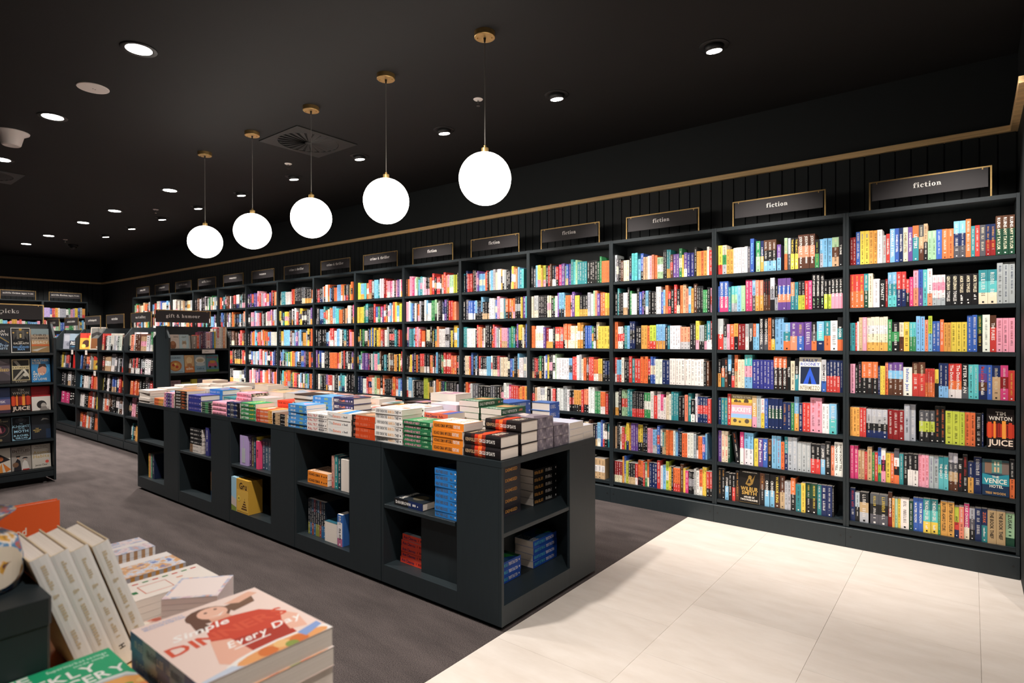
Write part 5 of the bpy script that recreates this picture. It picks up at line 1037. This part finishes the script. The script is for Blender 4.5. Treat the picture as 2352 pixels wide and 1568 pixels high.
ART['greymag']=dict(sp='h',base='8a8c98',ops=[('r',.1,.5,.9,.9,'a8aab4'),('c',.5,.3,.2,'6a6c78')])
for k,x,y,z,w,h,a,lab in (('portrait',-10.86,-1.69,1.285,.17,.235,.75,'face-out biography with a bearded face on the gondola top shelf'),('greymag',-11.16,-1.69,1.285,.15,.24,.75,'grey magazine angled on the gondola top shelf'),('orangemag',-10.38,-1.69,1.285,.18,.24,.75,'orange and yellow magazine angled on the gondola top shelf'),
    ('brownbig',-9.92,-1.695,1.285,.21,.32,.75,'large brown framed book standing tall on the gondola top shelf'),('plainred',-10.70,-1.69,1.0,.17,.24,.75,'plain bright red book turned outward on the second gondola shelf'),('orangemag',-9.80,-1.69,1.0,.15,.19,.75,'small orange cover turned outward on the second gondola shelf')):
    faced('faced_book',k,w,h,x,y,z,lab,'face-out books on the gondola',t=.02,lean=.10,face='+x',ang=a)

# ------------------------------------------------------------------ foreground table
FT=.805
ft=empty('display_table',(-1.5,-4.6,0),'oak topped low table in the foreground under the cookbooks and riser','table')
MB().box(-2.05,-5.35,FT-.035,-.90,-3.985,FT).build('tabletop',M['oak'],ft)
MB().box(-2.0,-5.3,.08,-.94,-4.02,FT-.0355).build('body',M['laminate'],ft)
MB().box(-1.96,-5.26,0.0005,-.99,-4.06,.0795).build('toe_base',M['black'],ft)
rb=empty('riser_box',(-1.4,-4.5,FT),'dark green lidded riser box at the lower left corner','box')
MB().prism([(-1.56,-4.80),(-1.188,-4.80),(-1.184,-4.796),(-1.184,-4.274),(-1.188,-4.270),(-1.56,-4.270)],'z',FT+.0005,.955).build('body',M['laminate'],rb)
MB().prism([(-1.562,-4.802),(-1.187,-4.802),(-1.182,-4.797),(-1.182,-4.273),(-1.187,-4.268),(-1.562,-4.268)],'z',.9565,1.0).build('lid',M['laminate'],rb)
for o_ in (ft,rb):
    pm_=o_.matrix_basis.inverted()
    for ch in list(o_.children): ch.matrix_basis=pm_
DIN=[('c',.49,.82,.17,'6b4a3c',.13),('p',[(.33,.78),(.3,.6),(.42,.62),(.4,.78)],'6b4a3c'),('p',[(.62,.86),(.9,.9),(.86,.78),(.66,.74)],'7a5a48'),('p',[(.66,.9),(.92,.97),(.96,.9),(.76,.84)],'e8b49c'),
 ('p',[(.46,.76),(.6,.76),(.62,.6),(.44,.6)],'e2a890'),('c',.53,.83,.115,'eebca6',.098),('p',[(.47,.79),(.54,.765),(.61,.80),(.55,.752)],'f6eee8'),('c',.49,.86,.014,'5a3a34'),('c',.575,.87,.014,'5a3a34'),
 ('p',[(.36,.62),(.46,.69),(.62,.68),(.8,.63),(.9,.5),(.82,.36),(.78,.06),(.4,.06),(.42,.36),(.3,.42)],'cf4a34'),('p',[(.42,.36),(.4,.06),(.78,.06),(.8,.3)],'b03a2a'),
 ('p',[(.3,.44),(.42,.38),(.44,.1),(.3,.02),(.2,.14)],'ecb49e'),('p',[(.9,.5),(.96,.36),(.9,.16),(.78,.2),(.82,.36)],'efbaa4'),
 ('c',.62,.03,.44,'f2ece8',.11),('c',.62,.035,.36,'e9a468',.08),('c',.5,.05,.07,'d8763c'),('c',.62,.07,.06,'f0c080'),('c',.74,.04,.07,'d8763c'),('c',.67,.02,.05,'8a9a4a'),('p',[(.78,.12),(.98,.16),(.98,.1),(.8,.04)],'8aa4d8'),
 ('p',[(.02,0),(.3,0),(.24,.06),(.02,.03)],'c8d0e0'),
 ('t','DINNERS',.03,.43,.90,.125,'d9583e','f'),('t','Simple',.12,.60,.42,.085,'fbf4f0','f','i'),('t','Every',.34,.265,.30,.085,'fbf4f0','f','i'),('t','Day',.70,.285,.24,.085,'fbf4f0','f','i'),('r',.36,.225,.64,.237,'fbf4f0'),
 ('t','DELICIOUS EVERYDAY',.06,.94,.3,.024,'a8b4d8','f'),('t','MEALS FOR EVERYONE',.06,.905,.3,.024,'a8b4d8','f')]
FG='cookbooks in the foreground'
def fstack(name,x0,y0,z0,L,D,n,t,sp,phr,art,cover,text=None,key=None,ticks=''):
    bk=Book(t-.0004,D,L,sp,cover,text=text,ticks=None if text else ticks,art=art); P=['top copy','second copy down','third copy down','bottom copy']
    for i in range(n):
        dx=0 if i==n-1 else R.uniform(-.002,.004); dy=0 if i==n-1 else R.uniform(0,.004)
        book_obj(name,bk,frame((x0+L+dx,y0+dy,z0+.0004+i*t),(0,0,1),(0,1,0)),f'{phr}, {P[n-1-i] if i else "bottom copy"}',FG,key)
fstack('cookbook',-1.104,-4.182,FT,.256,.215,4,.0325,['5a7ab8','9ab0c8','4a6aa8','8aa0c0','4a68a8'],'blush cookbook with a smiling woman in red',DIN,'f0d6cc',key='din')
GRN=[('t','THE',.16,.90,.30,.095,'f2f0ea','f'),('t','WEEKLY',.20,.765,.64,.10,'f2f0ea','f'),('t','GROCERY',.26,.635,.73,.10,'f2f0ea','f'),('t','Supermarket savings',.56,.93,.40,.035,'b8e0c8','f'),('t','made simple',.72,.885,.24,.03,'b8e0c8','f'),
 ('c',.80,.34,.42,'d8dcd8',.28),('c',.80,.34,.37,'b8bcc0',.25),('c',.80,.34,.34,'e8a860',.23)]+[('c',.55+.09*(i%6)+.02*(i//6),.18+.065*(i//6),.035,['f0c078','e07a40','d8b060','e88a5a','8a9a4a','f2d090','d85a3a'][i*3%7]) for i in range(30)]
fstack('cookbook',-1.182,-4.396,FT,.27,.2065,3,.0265,['1f9a68'],'bright green cookbook with white lettering',GRN,'21a572',key='grn')
# four leaning white hardbacks
for i,y in enumerate((-4.2035,-4.1745,-4.1455,-4.1130)):
    a=.318
    bk=Book(.0272,.175,.25,['f0eeec'],'d9c4a4',hard=True,text='d6c6aa~|d6c6aa:&|d6c6aa~|d6c6aa~|k:H',roundness=.002)
    bk.lh=.34
    book_obj('white_hardback',bk,Matrix.Translation((-1.256,y,FT+.0006))@Matrix.Rotation(a,4,'X')@frame((0,0,0),(0,1,0),(-1,0,0)),
        f'white hardback with gold spine lettering leaning left, {["resting on the riser box","second from the riser box","third from the riser box","farthest from the riser box"][i]}','white leaning hardbacks')
M['bag']=blotch('printed_floral_bag',['3a1a4a','e0a83a','f0e4d8','4a8ab8','c85a5a','5a9a5a'],38)
bg=empty('gift_bag',(-1.315,-4.345,1.0005),'floral gathered gift bag with a cream oval label on the riser box','bag')
m=MB(); m.lathe([(.0,0),(.062,0),(.068,.02),(.067,.05),(.06,.082),(.03,.102),(.036,.112),(.058,.128)],28); m.build('bag_body',M['bag'],bg,True)
m=MB(); m.lathe([(.031,.099),(.035,.101),(.035,.105),(.031,.107)],24); m.build('ribbon',plain('sage_ribbon',lin('7a8a78'),.7),bg,True)
m=MB()
for q in range(10):
    def lp(a,v): 
        r_=.0695-.018*max(0,(v-.05)/.05)**2 if v>.05 else .0695
        return (r_*math.cos(a),r_*math.sin(a),v)
    a0,a1=-.3+.13*q,-.3+.13*(q+1); h0=.034*math.sqrt(max(0,1-((a0-.35)/.66)**2)); h1=.034*math.sqrt(max(0,1-((a1-.35)/.66)**2))
    m.face([lp(a0,.045-h0),lp(a1,.045-h1),lp(a1,.045+h1),lp(a0,.045+h0)])
m.build('label',plain('cream_label',lin('e8dcc8'),.6),bg)
bk=Book(.022,.155,.236,['d84a26'],'e8602a',hard=True,art=[('t','Good',.3,.72,.3,.07,'f6dccb'),('t','from an',.3,.6,.42,.07,'f6dccb'),('t','events',.3,.48,.4,.07,'f6dccb')])
book_obj('standing_book',bk,frame((-1.722,-4.282,FT+.0005),(1,0,0),(0,1,0)),'orange hardback standing upright behind the leaning white books','foreground books')
# patterned paper pads
def pad(x0,y0,x1,y1,z0,z1,top,label,mats,ang=0,ops=None):
    t=empty('paper_pad',((x0+x1)/2,(y0+y1)/2,z0),label,'paper pad','patterned paper pads'); t.rotation_euler=(0,0,ang)
    hx,hy,h=(x1-x0)/2,(y1-y0)/2,z1-z0
    n=5
    for k in range(n): MB().box(-hx,-hy,h*k/n,hx,hy,h*(k+1)/n-.0006).build('sheet_bundle',mats[0],t)
    MB().box(-hx,-hy,h+.0002,hx,hy,h+.0012).build('cover_sheet',mats[1],t)
    if ops:
        m=MB()
        for (a,b,c,d,col) in ops: m.face([(-hx+a*2*hx,-hy+b*2*hy,h+.0015),(-hx+c*2*hx,-hy+b*2*hy,h+.0015),(-hx+c*2*hx,-hy+d*2*hy,h+.0015),(-hx+a*2*hx,-hy+d*2*hy,h+.0015)],lin(col))
        m.build('printed_pattern',M['matte'],t)
    return t
def arches(name,c1,c2,sc):
    m,N,L,B=new_mat(name); tc=N.new('ShaderNodeTexCoord'); mp=N.new('ShaderNodeMapping'); mp.inputs['Scale'].default_value=(0,1,.35)
    w=N.new('ShaderNodeTexWave'); w.inputs['Scale'].default_value=sc; w.inputs['Distortion'].default_value=.6; w.bands_direction='Y'
    L.new(tc.outputs['Object'],mp.inputs[0]); L.new(mp.outputs[0],w.inputs['Vector']); rp=N.new('ShaderNodeValToRGB'); e=rp.color_ramp.elements
    e[0].position=.35; e[1].position=.6; e[0].color=(*lin(c1),1); e[1].color=(*lin(c2),1)
    L.new(w.outputs['Fac'],rp.inputs[0]); L.new(rp.outputs[0],B.inputs['Base Color']); B.inputs['Roughness'].default_value=.8; return m
A1=arches('arched_edges','b08a68','dcdce0',18); A2=arches('arched_edges_gold','c08840','a8a4a8',18); A3=arches('striped_edges','c8a8ac','dcd6d4',40)
F1=blotch('pale_floral_print',['d8b8c8','f0e0e0','b8c0d8','e8a890'],42); F2=blotch('blue_floral_print',['5a78c0','dfe2ee','e8b070','8a8cb8'],48)
WH=plain('cream_sheet',lin('f2e8e0'),.7)
pad(-1.80,-4.12,-1.69,-3.925,FT+.0005,.877,None,'lilac floral paper pad, farthest in the foreground row',(A1,F1),0,[(.42,0,.60,1,'f2e9e6')])
pad(-1.62,-4.12,-1.508,-3.925,FT+.0005,.877,None,'blue floral paper pad in the middle of the foreground row',(A2,F2),0,[(0,0,.30,1,'f4ece8')])
g_=[(.0,0,.14,1,'f4ebe2')]+[(.15,.03+.12*i,.20,.03+.12*i+.07,'d8584a' if i%2 else '3f8a50') for i in range(8)]+[(.35,.16,.37,.5,'e0907e'),(.78,.16,.80,.5,'e0907e'),(.35,.16,.80,.175,'e0907e'),(.35,.49,.80,.5,'e0907e'),(.55,.05,.68,.11,'2f7a48'),(.4,.62,.46,.7,'e8a890')]
pad(-1.475,-4.085,-1.362,-3.915,FT+.0005,.877,None,'cream paper pad printed with a red and green garland',(WH,WH),0,g_)
pad(-1.338,-4.085,-1.225,-3.92,FT+.0005,.8395,None,'flat card pack printed with green leaves under the tilted pad',(WH,blotch('leaf_print',['3f6a3a','efe6d8','c86a58'],30)),0)
pad(-1.338,-4.045,-1.232,-3.939,.8412,.897,None,'tilted square pad with striped page edges',(A3,F1),.83,[(.06,.06,.94,.94,'f4e4e0')])
